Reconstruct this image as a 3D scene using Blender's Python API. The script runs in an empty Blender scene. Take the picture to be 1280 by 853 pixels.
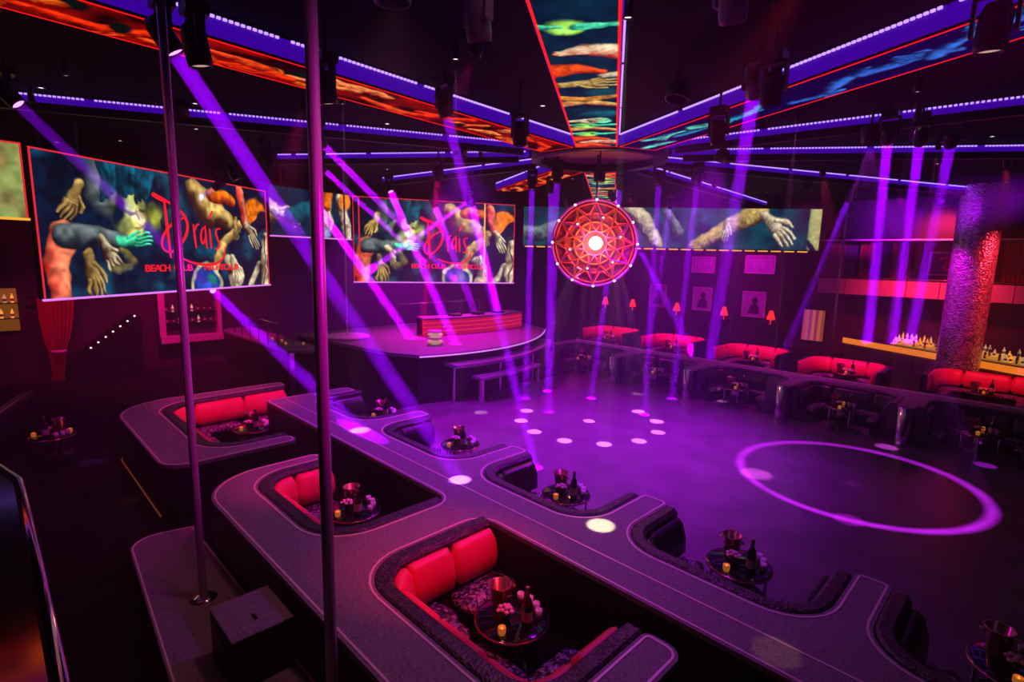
import bpy, bmesh, math, random
import numpy as np
from mathutils import Vector, Matrix
from mathutils.geometry import tessellate_polygon

random.seed(7)
np.random.seed(7)
SC = bpy.context.scene
COL = SC.collection
R = math.radians

# ------------------------------------------------------------------ camera
# The room runs along X (catwalk direction) and Y (towards the far bar); the
# photographer stands on the mezzanine at X = 0, Y = 0, eye 4.6 m above the floor.
cd = bpy.data.cameras.new('camera')
cam = bpy.data.objects.new('camera', cd)
COL.objects.link(cam)
cd.sensor_width = 36.0
cd.lens = 670.0 / 1280.0 * 36.0
cd.clip_start = 0.05
cd.clip_end = 200
cam.matrix_world = Matrix(((0.704352, -0.126005, 0.698578, 0.0),
                           (0.709475, 0.092921, -0.698578, 0.0),
                           (0.023111, 0.987668, 0.154847, 4.6),
                           (0, 0, 0, 1)))
SC.camera = cam

# ------------------------------------------------------------------ world, exposure
w = bpy.data.worlds.new('night')
SC.world = w
w.use_nodes = True
w.node_tree.nodes['Background'].inputs[0].default_value = (0.010, 0.001, 0.012, 1)
w.node_tree.nodes['Background'].inputs[1].default_value = 0.0
SC.view_settings.view_transform = 'Standard'
SC.view_settings.look = 'None'
SC.view_settings.gamma = 1.0
SC.view_settings.use_curve_mapping = False
SC.view_settings.exposure = 0.0
SC.cycles.max_bounces = 5
SC.cycles.volume_bounces = 0
SC.cycles.sample_clamp_indirect = 3.0
SC.cycles.sample_clamp_direct = 30.0
SC.cycles.caustics_reflective = False
SC.cycles.caustics_refractive = False

HUB = (-9.13, 12.29)          # centre of the ceiling star and of the dance floor
CEIL = 7.55
VIOLET = (0.42, 0.0, 1.0)
MAGENTA = (0.9, 0.0, 0.75)
HOTPINK = (1.0, 0.02, 0.30)
REDL = (1.0, 0.03, 0.06)
WARM = (1.0, 0.55, 0.2)

# wash lights added to fill and tint the room: (place, target, colour, watts, cone deg)
FILL_WASH = [
    ((-6.2, 13.35, 7.05), (-7.6, 11.6, 0), (0.5, 0.0, 1.0), 7600, 92, 'the dance floor'),
    ((-11.0, 9.0, 7.05), (-10.0, 9.0, 0), (0.50, 0.0, 1.0), 3600, 100, 'the catwalk end by the stage'),
    ((-4.5, 8.0, 7.05), (-5.0, 6.6, 0.8), (0.55, 0.0, 1.0), 900, 90, 'the fourth black booth'),
    ((-16.5, 12.5, 7.05), (-15.5, 12.5, 1.6), (0.95, 0.0, 0.75), 4200, 92, 'the DJ stage'),
    ((-22.2, 15.5, 7.05), (-24.0, 14.5, 1.5), (0.6, 0.0, 1.0), 5200, 115, 'the wall behind the DJ stage'),
    ((-6.2, 19.9, 7.05), (-6.0, 21.0, 0), (0.8, 0.0, 0.6), 1300, 100, 'the third far red sofa'),
    ((-13.4, 20.5, 7.05), (-13.0, 22.0, 0), (0.75, 0.0, 0.75), 2000, 108, 'the first far red sofa'),
    ((-5.0, 3.2, 7.05), (-5.2, 3.4, 0.8), (1.0, 0.26, 0.36), 180, 95, 'the third red catwalk booth'),
    ((-12.0, 3.0, 7.05), (-12.2, 3.4, 0.8), (0.9, 0.02, 0.5), 420, 85, 'the first red catwalk booth'),
    ((-3.5, 27.2, 7.05), (-4.0, 31.2, 3.6), (1.0, 0.02, 0.10), 3600, 80, 'the balcony over the bar'),
    ((-13.0, 28.0, 7.05), (-13.5, 32.0, 2.0), (0.7, 0.0, 0.6), 1500, 115, 'the framed portraits'),
    ((-20.0, 5.0, 6.2), (-22.5, 5.5, 1.0), (0.95, 0.0, 0.28), 2000, 100, 'the pink-framed hatch'),
    ((1.6, 5.3, 6.9), (-5.6, 1.75, 4.0), (0.95, 0.0, 0.6), 2000, 34, 'the two near dance poles'),
    ((-20.6, .6, 6.6), (-24.0, 1.9, 1.4), (1.0, 0.0, 0.22), 900, 42, 'the red curtain'),
    ((-15.2, -1.8, 6.6), (-16.0, .4, 0.4), (0.5, 0.0, 1.0), 240, 50, 'the dark lounge sofa'),
]
for p, t, c, e, a, where in FILL_WASH:
    l = bpy.data.lights.new('added_wash_light', 'SPOT')
    l.energy = e; l.color = c; l.spot_size = R(a); l.spot_blend = 1.0; l.shadow_soft_size = 0.25
    o = bpy.data.objects.new('added_wash_light', l); COL.objects.link(o)
    o.location = p
    o.rotation_euler = (Vector(t) - Vector(p)).to_track_quat('-Z', 'Y').to_euler()


# ------------------------------------------------------------------ materials
def mat(name, col, rough=0.5, metal=0.0, emit=None, es=0.0, spec=0.5, alpha=None, trans=0.0):
    m = bpy.data.materials.new(name)
    m.use_nodes = True
    b = m.node_tree.nodes['Principled BSDF']
    b.inputs['Base Color'].default_value = (*col, 1)
    b.inputs['Roughness'].default_value = rough
    b.inputs['Metallic'].default_value = metal
    b.inputs['Specular IOR Level'].default_value = spec
    if trans: b.inputs['Transmission Weight'].default_value = trans
    if emit:
        b.inputs['Emission Color'].default_value = (*emit, 1)
        b.inputs['Emission Strength'].default_value = es
        m.cycles.emission_sampling = 'NONE'
    return m


def speckle(name, dark, stops, scale=22.0, rough=0.45, bump=0.3, kind='VORONOI'):
    """procedural fabric: noise/voronoi through a colour ramp plus fine relief"""
    m = mat(name, dark, rough)
    nt = m.node_tree
    b = nt.nodes['Principled BSDF']
    tc = nt.nodes.new('ShaderNodeTexCoord')
    if kind == 'VORONOI':
        tx = nt.nodes.new('ShaderNodeTexVoronoi'); tx.inputs['Scale'].default_value = scale
        fac = tx.outputs['Color']
        sp = nt.nodes.new('ShaderNodeSeparateColor'); nt.links.new(fac, sp.inputs[0]); fac = sp.outputs[0]
        dist = tx.outputs['Distance']
    else:
        tx = nt.nodes.new('ShaderNodeTexNoise'); tx.inputs['Scale'].default_value = scale
        tx.inputs['Detail'].default_value = 6
        fac = tx.outputs[0]; dist = fac
    nt.links.new(tc.outputs['Object'], tx.inputs['Vector'])
    rp = nt.nodes.new('ShaderNodeValToRGB')
    el = rp.color_ramp.elements
    el[0].position = stops[0][0]; el[0].color = (*stops[0][1], 1)
    el[1].position = stops[-1][0]; el[1].color = (*stops[-1][1], 1)
    for p, c in stops[1:-1]:
        e = el.new(p); e.color = (*c, 1)
    nt.links.new(fac, rp.inputs[0]); nt.links.new(rp.outputs[0], b.inputs['Base Color'])
    if bump:
        bp = nt.nodes.new('ShaderNodeBump'); bp.inputs['Strength'].default_value = bump
        bp.inputs['Distance'].default_value = 0.02
        nt.links.new(dist, bp.inputs['Height']); nt.links.new(bp.outputs[0], b.inputs['Normal'])
    return m


def colour_attr(name, strength):
    m = mat(name, (0.01, 0.01, 0.01), 0.4)
    nt = m.node_tree
    a = nt.nodes.new('ShaderNodeAttribute'); a.attribute_name = 'Col'
    b = nt.nodes['Principled BSDF']
    nt.links.new(a.outputs['Color'], b.inputs['Emission Color'])
    b.inputs['Specular IOR Level'].default_value = 0.0
    b.inputs['Emission Strength'].default_value = strength
    m.cycles.emission_sampling = 'NONE'
    return m


M = dict(
    floor=speckle('dance_floor_vinyl', (0.1, 0.1, 0.1), [(0.3, (0.10, 0.07, 0.10)), (0.7, (0.16, 0.12, 0.16))], 1.3, 0.28, 0.0, 'NOISE'),
    carpet=speckle('dark_patterned_carpet', (0.03, 0.02, 0.03), [(0.3, (0.004, 0.003, 0.003)), (0.7, (0.016, 0.011, 0.012))], 2.2, 0.8, 0.2, 'NOISE'),
    ceil=mat('black_ceiling', (0.006, 0.004, 0.006), 0.8),
    wall=mat('dark_wall', (0.045, 0.032, 0.04), 0.7),
    top=speckle('platform_carpet', (0.2, 0.18, 0.2), [(0.0, (0.15, 0.13, 0.15)), (1.0, (0.33, 0.30, 0.33))], 90, 0.5, 0.15),
    side=mat('black_fascia', (0.012, 0.010, 0.012), 0.45),
    pin=mat('pale_trim', (0.9, 0.75, 0.75), 0.35, 0.1),
    rim=speckle('tufted_rim_fabric', (0.02, 0.02, 0.02), [(0.0, (0.010, 0.008, 0.012)), (0.55, (0.02, 0.015, 0.02)), (0.75, (0.10, 0.07, 0.09)), (1.0, (0.03, 0.02, 0.04))], 34, 0.35, 0.5),
    red=speckle('red_leather', (0.8, 0.02, 0.05), [(0.2, (0.78, 0.012, 0.09)), (0.8, (0.95, 0.03, 0.14))], 3.0, 0.42, 0.12, 'NOISE'),
    black=mat('black_leather', (0.014, 0.011, 0.014), 0.35),
    seat=speckle('sequin_seat_fabric', (0.05, 0.03, 0.05), [(0.0, (0.02, 0.012, 0.02)), (0.45, (0.05, 0.03, 0.05)), (0.62, (0.35, 0.20, 0.30)), (0.8, (0.10, 0.10, 0.30)), (1.0, (0.55, 0.45, 0.35))], 30, 0.25, 0.8),
    chrome=mat('chrome', (0.85, 0.8, 0.85), 0.12, 1.0),
    pole=mat('polished_pole', (0.75, 0.7, 0.75), 0.32, 0.45),
    blackmetal=mat('black_metal', (0.016, 0.016, 0.016), 0.4, 0.3),
    gloss=mat('polished_black', (0.008, 0.008, 0.010), 0.07, 0.0, spec=0.8),
    glass=mat('clear_glass', (0.85, 0.75, 0.85), 0.06, 0.0, spec=0.9),
    bottle=mat('dark_bottle_glass', (0.015, 0.01, 0.012), 0.08, 0.0, spec=0.9),
    label=mat('paper_label', (0.5, 0.4, 0.35), 0.6),
    bucket=mat('rose_ice_bucket', (0.7, 0.25, 0.25), 0.2, 0.85),
    candle=mat('candle_glow', (0.9, 0.4, 0.1), 0.4, emit=(1.0, 0.24, 0.03), es=2.2),
    amberglass=mat('amber_holder', (0.6, 0.25, 0.08), 0.2, emit=(1.0, 0.28, 0.03), es=0.25),
    ledblue=mat('violet_led', (0.1, 0.05, 0.3), 0.4, emit=(0.42, 0.22, 1.0), es=1.9),
    blueglow=mat('blue_painted_glow', (0.02, 0.01, 0.08), 0.5, emit=(0.045, 0.0, 0.36), es=0.85),  # light of the LED strips on the spoke sides, painted as emission
    redled=mat('red_led_edge', (0.3, 0.02, 0.02), 0.4, emit=(1.0, 0.03, 0.04), es=0.75),
    logo=mat('red_logo', (0.3, 0.02, 0.02), 0.4, emit=(1.0, 0.012, 0.012), es=0.95),
    pinkled=mat('pink_led', (0.3, 0.05, 0.3), 0.4, emit=(0.85, 0.25, 1.0), es=1.0),
    amberled=mat('amber_led', (0.3, 0.2, 0.02), 0.4, emit=(1.0, 0.42, 0.03), es=1.2),
    lensv=mat('violet_lens', (0.2, 0.1, 0.3), 0.3, emit=(0.8, 0.25, 1.0), es=2.5),
    lensw=mat('white_lens', (0.5, 0.4, 0.4), 0.3, emit=(1.0, 0.75, 0.75), es=2.6),
    lensdim=mat('dim_downlight', (0.4, 0.3, 0.3), 0.3, emit=(1.0, 0.6, 0.5), es=0.55),
    flash=mat('flash_lamp', (1, 1, 1), 0.3, emit=(1.0, 0.80, 0.42), es=14.0),
    picture=colour_attr('led_picture', 1.3),
    curtain=mat('red_velvet', (0.35, 0.015, 0.03), 0.8),
    redlamp=mat('red_lampshade', (0.5, 0.05, 0.03), 0.6, emit=(1.0, 0.025, 0.012), es=1.3),
    barglow=mat('amber_bar_edge', (0.5, 0.25, 0.05), 0.4, emit=(1.0, 0.24, 0.015), es=0.8),
    pinkwall=mat('pink_lit_wall_band', (0.55, 0.30, 0.40), 0.6),
    bottleamber=mat('amber_bottle', (0.5, 0.22, 0.04), 0.15, emit=(1.0, 0.36, 0.04), es=1.0),  # warm bar light in the glass put in as emission
    bottleclear=mat('clear_bottle', (0.6, 0.6, 0.55), 0.1, emit=(1.0, 0.75, 0.4), es=0.35),  # warm light on the clear glass, also put into emission
    poster=mat('poster_paper', (0.55, 0.45, 0.55), 0.6),
    ink=mat('poster_ink', (0.05, 0.02, 0.05), 0.7),
    white=mat('white_print', (0.75, 0.7, 0.75), 0.6),
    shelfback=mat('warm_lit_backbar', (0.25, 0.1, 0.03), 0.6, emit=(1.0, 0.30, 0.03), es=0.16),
)
# sequins on the round column
cm = speckle('sequin_column', (0.3, 0.2, 0.3), [(0.0, (0.25, 0.15, 0.22)), (1.0, (0.9, 0.75, 0.85))], 16, 0.25, 1.0)
cm.node_tree.nodes['Principled BSDF'].inputs['Metallic'].default_value = 0.8
M['sequin'] = cm
for q_, v_ in (('floor', .25), ('ceil', .06), ('carpet', .08), ('wall', .2), ('top', .2), ('side', .25)):
    M[q_].node_tree.nodes['Principled BSDF'].inputs['Specular IOR Level'].default_value = v_


# ------------------------------------------------------------------ mesh helpers
class MB:
    def __init__(s): s.v = []; s.f = []; s.smooth = []
    def add(s, vs, fs, sm=False):
        b = len(s.v); s.v += [tuple(x) for x in vs]; s.f += [tuple(i + b for i in f) for f in fs]; s.smooth += [sm] * len(fs)
        return s
    def box(s, x0, x1, y0, y1, z0, z1):
        v = [(x, y, z) for x in (x0, x1) for y in (y0, y1) for z in (z0, z1)]
        return s.add(v, [(0, 1, 3, 2), (4, 6, 7, 5), (0, 4, 5, 1), (2, 3, 7, 6), (0, 2, 6, 4), (1, 5, 7, 3)])
    def bevbox(s, x0, x1, y0, y1, z0, z1, b=0.02):
        bm = bmesh.new(); bmesh.ops.create_cube(bm, size=1)
        for v in bm.verts:
            v.co = ((x0 + x1) / 2 + v.co.x * (x1 - x0), (y0 + y1) / 2 + v.co.y * (y1 - y0), (z0 + z1) / 2 + v.co.z * (z1 - z0))
        bmesh.ops.bevel(bm, geom=list(bm.edges), offset=b, segments=2, affect='EDGES', profile=0.5)
        bm.verts.index_update()
        s.add([v.co[:] for v in bm.verts], [[v.index for v in f.verts] for f in bm.faces], True); bm.free()
        return s
    def lathe(s, prof, n=16, c=(0, 0), a0=0.0, a1=2 * math.pi):
        full = abs(a1 - a0 - 2 * math.pi) < 1e-6
        k = n if full else n + 1
        vs = []
        for r, z in prof:
            for i in range(k):
                a = a0 + (a1 - a0) * i / n
                vs.append((c[0] + r * math.cos(a), c[1] + r * math.sin(a), z))
        fs = []
        for j in range(len(prof) - 1):
            for i in range(n):
                i2 = (i + 1) % k
                fs.append((j * k + i, j * k + i2, (j + 1) * k + i2, (j + 1) * k + i))
        s.add(vs, fs, True)
        return s
    def tube(s, pts, r, n=8, closed=False):
        pts = [Vector(p) for p in pts]; L = len(pts); vs = []; fs = []
        ref = Vector((0, 0, 1))
        for i, p in enumerate(pts):
            a = pts[i - 1] if (i or closed) else p
            b = pts[(i + 1) % L] if (i < L - 1 or closed) else p
            t = (b - a).normalized()
            x = t.cross(ref)
            if x.length < 0.05: x = t.cross(Vector((1, 0, 0)))
            x.normalize(); y = t.cross(x)
            rr = r[i] if isinstance(r, (list, tuple)) else r
            for k in range(n):
                an = 2 * math.pi * k / n
                vs.append(p + x * (rr * math.cos(an)) + y * (rr * math.sin(an)))
        m = L if closed else L - 1
        for i in range(m):
            j = (i + 1) % L
            for k in range(n):
                k2 = (k + 1) % n
                fs.append((i * n + k, i * n + k2, j * n + k2, j * n + k))
        if not closed:
            fs.append(tuple(range(n))[::-1]); fs.append(tuple((L - 1) * n + k for k in range(n)))
        s.add(vs, fs, True)
        return s
    def prism(s, poly, z0, z1):
        n = len(poly)
        if sum(poly[i - 1][0] * poly[i][1] - poly[i][0] * poly[i - 1][1] for i in range(n)) < 0: poly = poly[::-1]
        tri = tessellate_polygon([[Vector((x, y, 0)) for x, y in poly]])
        vs = [(x, y, z0) for x, y in poly] + [(x, y, z1) for x, y in poly]
        fs = [tuple(i + n for i in t) for t in tri] + [tuple(t)[::-1] for t in tri]
        fs += [((i - 1) % n, i, n + i, n + (i - 1) % n) for i in range(n)]
        s.add(vs, fs)
        return s
    def sweep(s, path, prof, closed=False, cap=True, taper=0.0):
        """profile (offset to the left of the path, z) along a flat path of (x, y)"""
        n = len(path); k = len(prof); vs = []; fs = []
        cz = sum(p[1] for p in prof) / k; co = sum(p[0] for p in prof) / k
        L = [0.0]
        for i in range(1, n): L.append(L[-1] + math.dist(path[i - 1], path[i]))
        for i in range(n):
            a = path[i - 1] if (i or closed) else path[0]
            b = path[(i + 1) % n] if (i < n - 1 or closed) else path[-1]
            if a == b: b = (a[0] + 1e-4, a[1])
            tx, ty = b[0] - a[0], b[1] - a[1]; d = math.hypot(tx, ty) or 1; nx, ny = -ty / d, tx / d
            q = 1.0
            if taper:
                e = min(L[i], L[-1] - L[i])
                q = 1.0 - 0.45 * max(0.0, 1 - e / taper) ** 2
            for o, z in prof:
                oo = co + (o - co) * q; zz = cz + (z - cz) * q
                vs.append((path[i][0] + nx * oo, path[i][1] + ny * oo, zz))
        for i in range(n if closed else n - 1):
            j = (i + 1) % n
            for c in range(k):
                d = (c + 1) % k
                fs.append((i * k + c, j * k + c, j * k + d, i * k + d))
        if cap and not closed:
            fs.append(tuple(range(k))); fs.append(tuple((n - 1) * k + c for c in range(k))[::-1])
        s.add(vs, fs, bool(taper))
        return s
    def build(s, name, m, parent=None, loc=None):
        me = bpy.data.meshes.new(name)
        me.from_pydata(s.v, [], s.f)
        me.polygons.foreach_set('use_smooth', s.smooth)
        bm = bmesh.new(); bm.from_mesh(me); bmesh.ops.recalc_face_normals(bm, faces=bm.faces); bm.to_mesh(me); bm.free()
        me.materials.append(M[m] if isinstance(m, str) else m)
        o = bpy.data.objects.new(name, me); COL.objects.link(o)
        if parent: o.parent = parent
        if loc: o.location = loc
        return o


def tag(o, label=None, cat=None, group=None, kind=None):
    if label: o['label'] = label
    if cat: o['category'] = cat
    if group: o['group'] = group
    if kind: o['kind'] = kind
    return o


def thing(name, label, cat, loc=(0, 0, 0), rz=0.0, group=None):
    o = bpy.data.objects.new(name, None); COL.objects.link(o)
    o.empty_display_size = 0.1
    o.location = loc; o.rotation_euler = (0, 0, rz)
    return tag(o, label, cat, group)


def copy_tree(o, parent=None):
    c = o.copy(); COL.objects.link(c); c.parent = parent
    for ch in list(o.children): copy_tree(ch, c)
    return c


def struct(name, mb, m): return tag(mb.build(name, m), kind='structure')


def rounded(poly, seg=7, closed=True):
    """polygon of (x, y, radius) -> list of (x, y) with rounded corners"""
    out = []; n = len(poly)
    for i, q in enumerate(poly):
        x, y = q[0], q[1]; r = q[2] if len(q) > 2 else 0
        if not r or (not closed and i in (0, n - 1)): out.append((x, y)); continue
        p = Vector((x, y)); a = Vector(poly[i - 1][:2]); b = Vector(poly[(i + 1) % n][:2])
        da = (a - p).normalized(); db = (b - p).normalized()
        th = da.angle(db); t = r / math.tan(th / 2)
        t = min(t, (a - p).length * 0.49, (b - p).length * 0.49); r = t * math.tan(th / 2)
        c = p + (da + db).normalized() * (r / math.sin(th / 2))
        s = p + da * t - c; e = p + db * t - c
        a0 = math.atan2(s.y, s.x); a1 = math.atan2(e.y, e.x); d = (a1 - a0 + math.pi) % (2 * math.pi) - math.pi
        for k in range(seg + 1):
            an = a0 + d * k / seg
            out.append((c.x + r * math.cos(an), c.y + r * math.sin(an)))
    return out


def resample(path, step=0.08):
    L = [0.0]
    for i in range(1, len(path)): L.append(L[-1] + math.dist(path[i - 1], path[i]))
    n = max(2, int(L[-1] / step)); out = []; j = 0
    for k in range(n + 1):
        d = L[-1] * k / n
        while j < len(L) - 2 and L[j + 1] < d: j += 1
        t = (d - L[j]) / max(1e-9, L[j + 1] - L[j])
        out.append((path[j][0] + (path[j + 1][0] - path[j][0]) * t, path[j][1] + (path[j + 1][1] - path[j][1]) * t))
    return out


def segments(path, n, gap=0.02):
    p = resample(path, 0.06); m = len(p); out = []
    for k in range(n):
        a = round(k * (m - 1) / n); b = round((k + 1) * (m - 1) / n)
        out.append(p[a:b + 1])
    return out


def aim(o, frm, to): o.rotation_euler = (Vector(to) - Vector(frm)).to_track_quat('-Z', 'Y').to_euler()

# ================================================================== the room
X0, X1, Y0, Y1 = -24.2, 6.0, -4.0, 32.0
struct('floor', MB().box(X0 - .3, X1 + .3, Y0 - .3, Y1 + .3, -0.3, -0.012), 'carpet')
struct('ceiling', MB().box(X0 - .3, X1 + .3, Y0 - .3, Y1 + .3, CEIL, CEIL + .3), 'ceil')
struct('wall_far', MB().box(X0 - .3, X1 + .3, Y1, Y1 + .3, -0.012, CEIL), 'wall')
struct('wall_left', MB().box(X0 - .3, X0, Y0 - .3, Y1, -0.012, CEIL), 'wall')
struct('wall_right', MB().box(X1, X1 + .3, Y0 - .3, Y1, -0.012, CEIL), 'wall')
struct('wall_near', MB().box(X0, X1, Y0 - .3, Y0, -0.012, CEIL), 'wall')
tag(MB().box(-13.4, 5.5, 5.0, 18.7, -0.011, 0.0).build('dance_floor', 'floor'), kind='structure')

# ------------------------------------------------------------------ catwalk platform with booth walls
T = 1.0
outline = [(-13.2, 4.72, .15), (-5.95, 4.72, .3), (-5.95, 2.75, .7), (-8.7, 2.75, .65), (-8.7, 4.1, .04), (-9.05, 4.1, .15),
           (-9.05, 2.12, 1.0), (-1.98, 2.12, .35), (-1.98, 4.35, .17), (-2.4, 4.35, .1), (-2.4, 2.75, .6), (-5.25, 2.75, .65),
           (-5.25, 4.72, .3), (4.5, 4.72, .05), (4.5, 5.6, .05), (1.95, 5.6, .6), (1.95, 7.1, .1), (1.5, 7.1, .1), (1.5, 5.6, .6), (-.85, 5.6, .55), (-.85, 7.1, .1), (-1.22, 7.1, .1), (-1.22, 5.6, .6),
           (-3.65, 5.6, .6), (-3.65, 7.1, .12), (-4.1, 7.1, .12), (-4.1, 5.6, .6), (-6.55, 5.6, .6), (-6.55, 7.1, .12), (-7.0, 7.1, .12),
           (-7.0, 5.6, .6), (-9.65, 5.6, .6), (-9.65, 7.1, .12), (-10.1, 7.1, .12), (-10.1, 5.6, .6), (-12.7, 5.6, .6), (-12.7, 6.9, .1), (-13.2, 6.9, .15)]
PO = rounded(outline)
ar = sum(PO[i - 1][0] * PO[i][1] - PO[i][0] * PO[i - 1][1] for i in range(len(PO)))
if ar < 0: PO = PO[::-1]           # counter-clockwise: left of the path is inside
cat_ = thing('catwalk', 'long purple-lit catwalk platform whose arms wrap round the booths', 'catwalk', (0, 0, 0))
MB().prism(PO, 0.0, T - 0.06).build('fascia', 'side', cat_)
MB().prism(PO, T - 0.06, T).build('walking_surface', 'top', cat_)
MB().sweep(PO, [(0.035, T), (0.06, T), (0.06, T + .006), (0.035, T + .006)], closed=True).build('edge_trim', 'pin', cat_)
MB().sweep([(-13.0, 5.16), (4.4, 5.16)], [(-0.012, T), (0.012, T), (0.012, T + .006), (-0.012, T + .006)]).build('centre_trim', 'pin', cat_)


# ------------------------------------------------------------------ booth sofas
def booth(name, label, cat, path, n_back, n_seat, back_m='red', group=None, zb=(.42, .92), rimw=.22, seat_d=.62, rim_m='rim'):
    p = rounded(path, 8, closed=False)
    cx = sum(q[0] for q in p) / len(p); cy = sum(q[1] for q in p) / len(p)
    loc = (round(cx, 2), round(cy, 2), 0)
    p = [(q[0] - loc[0], q[1] - loc[1]) for q in p]
    t = thing(name, label, cat, loc, 0, group)
    MB().sweep(resample(p), [(.01, .3), (.01, T + .002), (.04, T + .02), (rimw - .05, T + .02), (rimw, T - .03), (rimw, .3)]).build('rim', rim_m, t)
    MB().sweep(resample(p), [(.01, 0), (.01, .3), (.55, .3), (.55, 0)]).build('plinth', 'side', t)
    a, b = zb
    for sg in segments(p, n_back):
        MB().sweep(sg, [(rimw - .02, a), (rimw - .02, b), (rimw + .05, b + .035), (rimw + .13, b - .03), (rimw + .19, (a + b) / 2), (rimw + .2, a + .04), (rimw + .12, a)], taper=.07).build('back_cushion', back_m, t)
    for sg in segments(p, n_seat):
        sg = sg[1:-1] if len(sg) > 6 else sg
        MB().sweep(sg, [(rimw + .2, .30), (rimw + .2, .42), (rimw + seat_d - .1, .455), (rimw + seat_d, .42), (rimw + seat_d + .02, .36), (rimw + seat_d, .30)], taper=.08).build('seat_cushion', 'seat', t)
    return t


# three red booths on the near side of the catwalk
booth('banquette_sofa', 'red-backed U-shaped sofa in the second red booth along the catwalk from the stage', 'sofa',
      [(-8.7, 4.08), (-8.7, 2.75, .65), (-5.95, 2.75, .7), (-5.95, 4.6)], 8, 6, group='red booths along the catwalk')
booth('banquette_sofa', 'red-backed U-shaped sofa in the third red booth along the catwalk from the stage', 'sofa',
      [(-5.25, 4.7), (-5.25, 2.75, .65), (-2.4, 2.75, .6), (-2.4, 4.3)], 8, 6, group='red booths along the catwalk')
# the free-standing booth island beside the stage end
isl = [(-14.9, 5.75, .12), (-14.9, 1.9, 1.2), (-9.95, 1.9, .45), (-9.95, 4.15, .17), (-10.35, 4.15, .15), (-10.35, 2.65, .7), (-14.3, 2.65, .8), (-14.45, 5.75, .12)]
IP = rounded(isl)
if sum(IP[i - 1][0] * IP[i][1] - IP[i][0] * IP[i - 1][1] for i in range(len(IP))) < 0: IP = IP[::-1]
t = thing('booth_island', 'freestanding booth wall with broad pink-lit rounded top and lit foot line', 'booth wall', (0, 0, 0))
MB().prism(IP, 0.0, T - .06).build('fascia', 'side', t)
MB().prism(IP, T - .06, T).build('top', 'top', t)
MB().sweep(IP, [(0.03, T), (0.055, T), (0.055, T + .006), (0.03, T + .006)], closed=True).build('edge_trim', 'pin', t)
MB().sweep([(-14.9, 4.5), (-14.9, 3.0), (-14.6, 2.2), (-13.9, 1.9), (-10.4, 1.9)], [(-.02, 0.0), (-.02, .02), (0, .02), (0, 0)]).build('foot_light', mat('orange_foot_light', (.3, .1, .02), .4, emit=(1.0, .2, .05), es=.10), t)
booth('banquette_sofa', 'red-backed U-shaped sofa in the first red booth along the catwalk from the stage', 'sofa',
      [(-14.42, 5.6), (-14.3, 2.65, .8), (-10.35, 2.65, .7), (-10.35, 4.1)], 7, 6, group='red booths along the catwalk')

ORD = ['first', 'second', 'third', 'fourth', 'fifth', 'sixth']
BLACK = [(-12.7, -10.1), (-9.65, -7.0), (-6.55, -4.1), (-3.65, -1.22), (-.85, 1.5)]
for i, (a, b) in enumerate(BLACK):
    booth('banquette_sofa', f'low black U-shaped sofa in the {ORD[i]} black booth along the catwalk from the stage', 'sofa',
          [(a, 6.95), (a, 5.6, .6), (b, 5.6, .6), (b, 6.95)], 5, 4, 'black', 'black booths along the catwalk', zb=(.42, .9), rimw=.2, seat_d=.5)

# ------------------------------------------------------------------ low platform with pole and black box, near left
LP = rounded([(-9.2, 2.1, .02), (-9.4, 1.25, .7), (-5.2, .98, .05), (-2.0, .9, .05), (-2.0, 2.1, .02)])
t = thing('low_platform', 'low curved walkway with a thin pale edge beside the second red booth', 'platform')
MB().prism(LP, 0.0, .2).build('body', 'side', t)
MB().prism(LP, .2, .24).build('surface', 'top', t)
LPC = LP if sum(LP[i - 1][0] * LP[i][1] - LP[i][0] * LP[i - 1][1] for i in range(len(LP))) > 0 else LP[::-1]
MB().sweep(LPC, [(.02, .24), (.04, .24), (.04, .246), (.02, .246)], closed=True).build('edge_trim', 'pin', t)
t = thing('plinth_box', 'square black plinth box with a hand slot on the low walkway', 'plinth', (-5.56, 1.74, .24))
MB().bevbox(-.36, .36, -.3, .3, 0, .55, .012).build('body', 'side', t)
MB().bevbox(-.365, .365, -.305, .305, .55, .575, .008).build('lid', 'top', t)
MB().bevbox(.02, .16, -.02, .02, .573, .579, .002).build('hand_slot', 'gloss', t)


# ------------------------------------------------------------------ dance poles
def dance_pole(loc, top, r, label, base=.16):
    t = thing('dance_pole', label, 'pole', loc)
    h = top - loc[2]
    MB().lathe([(0, 0), (r, 0), (r, h), (0, h)], 20).build('shaft', 'pole', t)
    MB().lathe([(0, 0), (base, 0), (base, .012), (base * .6, .03), (r, .05), (0, .05)], 24).build('base_flange', 'chrome', t)
    MB().lathe([(0, h - .05), (r, h - .05), (base * .6, h - .03), (base, h - .012), (base, h), (0, h)], 24).build('ceiling_flange', 'blackmetal', t)
    return t


dance_pole((-7.09, 1.67, .24), CEIL, .045, 'thin chrome dance pole standing on the low walkway beside the first red booth')
dance_pole((-3.79, 1.78, .24), CEIL, .047, 'thick chrome dance pole on the low walkway beside the black plinth box')
dance_pole((-7.1, 28.6, -.012), CEIL, .05, 'far chrome dance pole before the amber bar edge')
dance_pole((-9.6, 28.6, -.012), CEIL, .04, 'far chrome dance pole before the pink striped panel')

# ================================================================== DJ stage
def front(v, off=0.0): return -12.85 - .075 * (v - 11.6) ** 2 + off


def arc(v0, v1, off, n=18): return [(front(v0 + (v1 - v0) * k / n, off), v0 + (v1 - v0) * k / n) for k in range(n + 1)]


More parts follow.
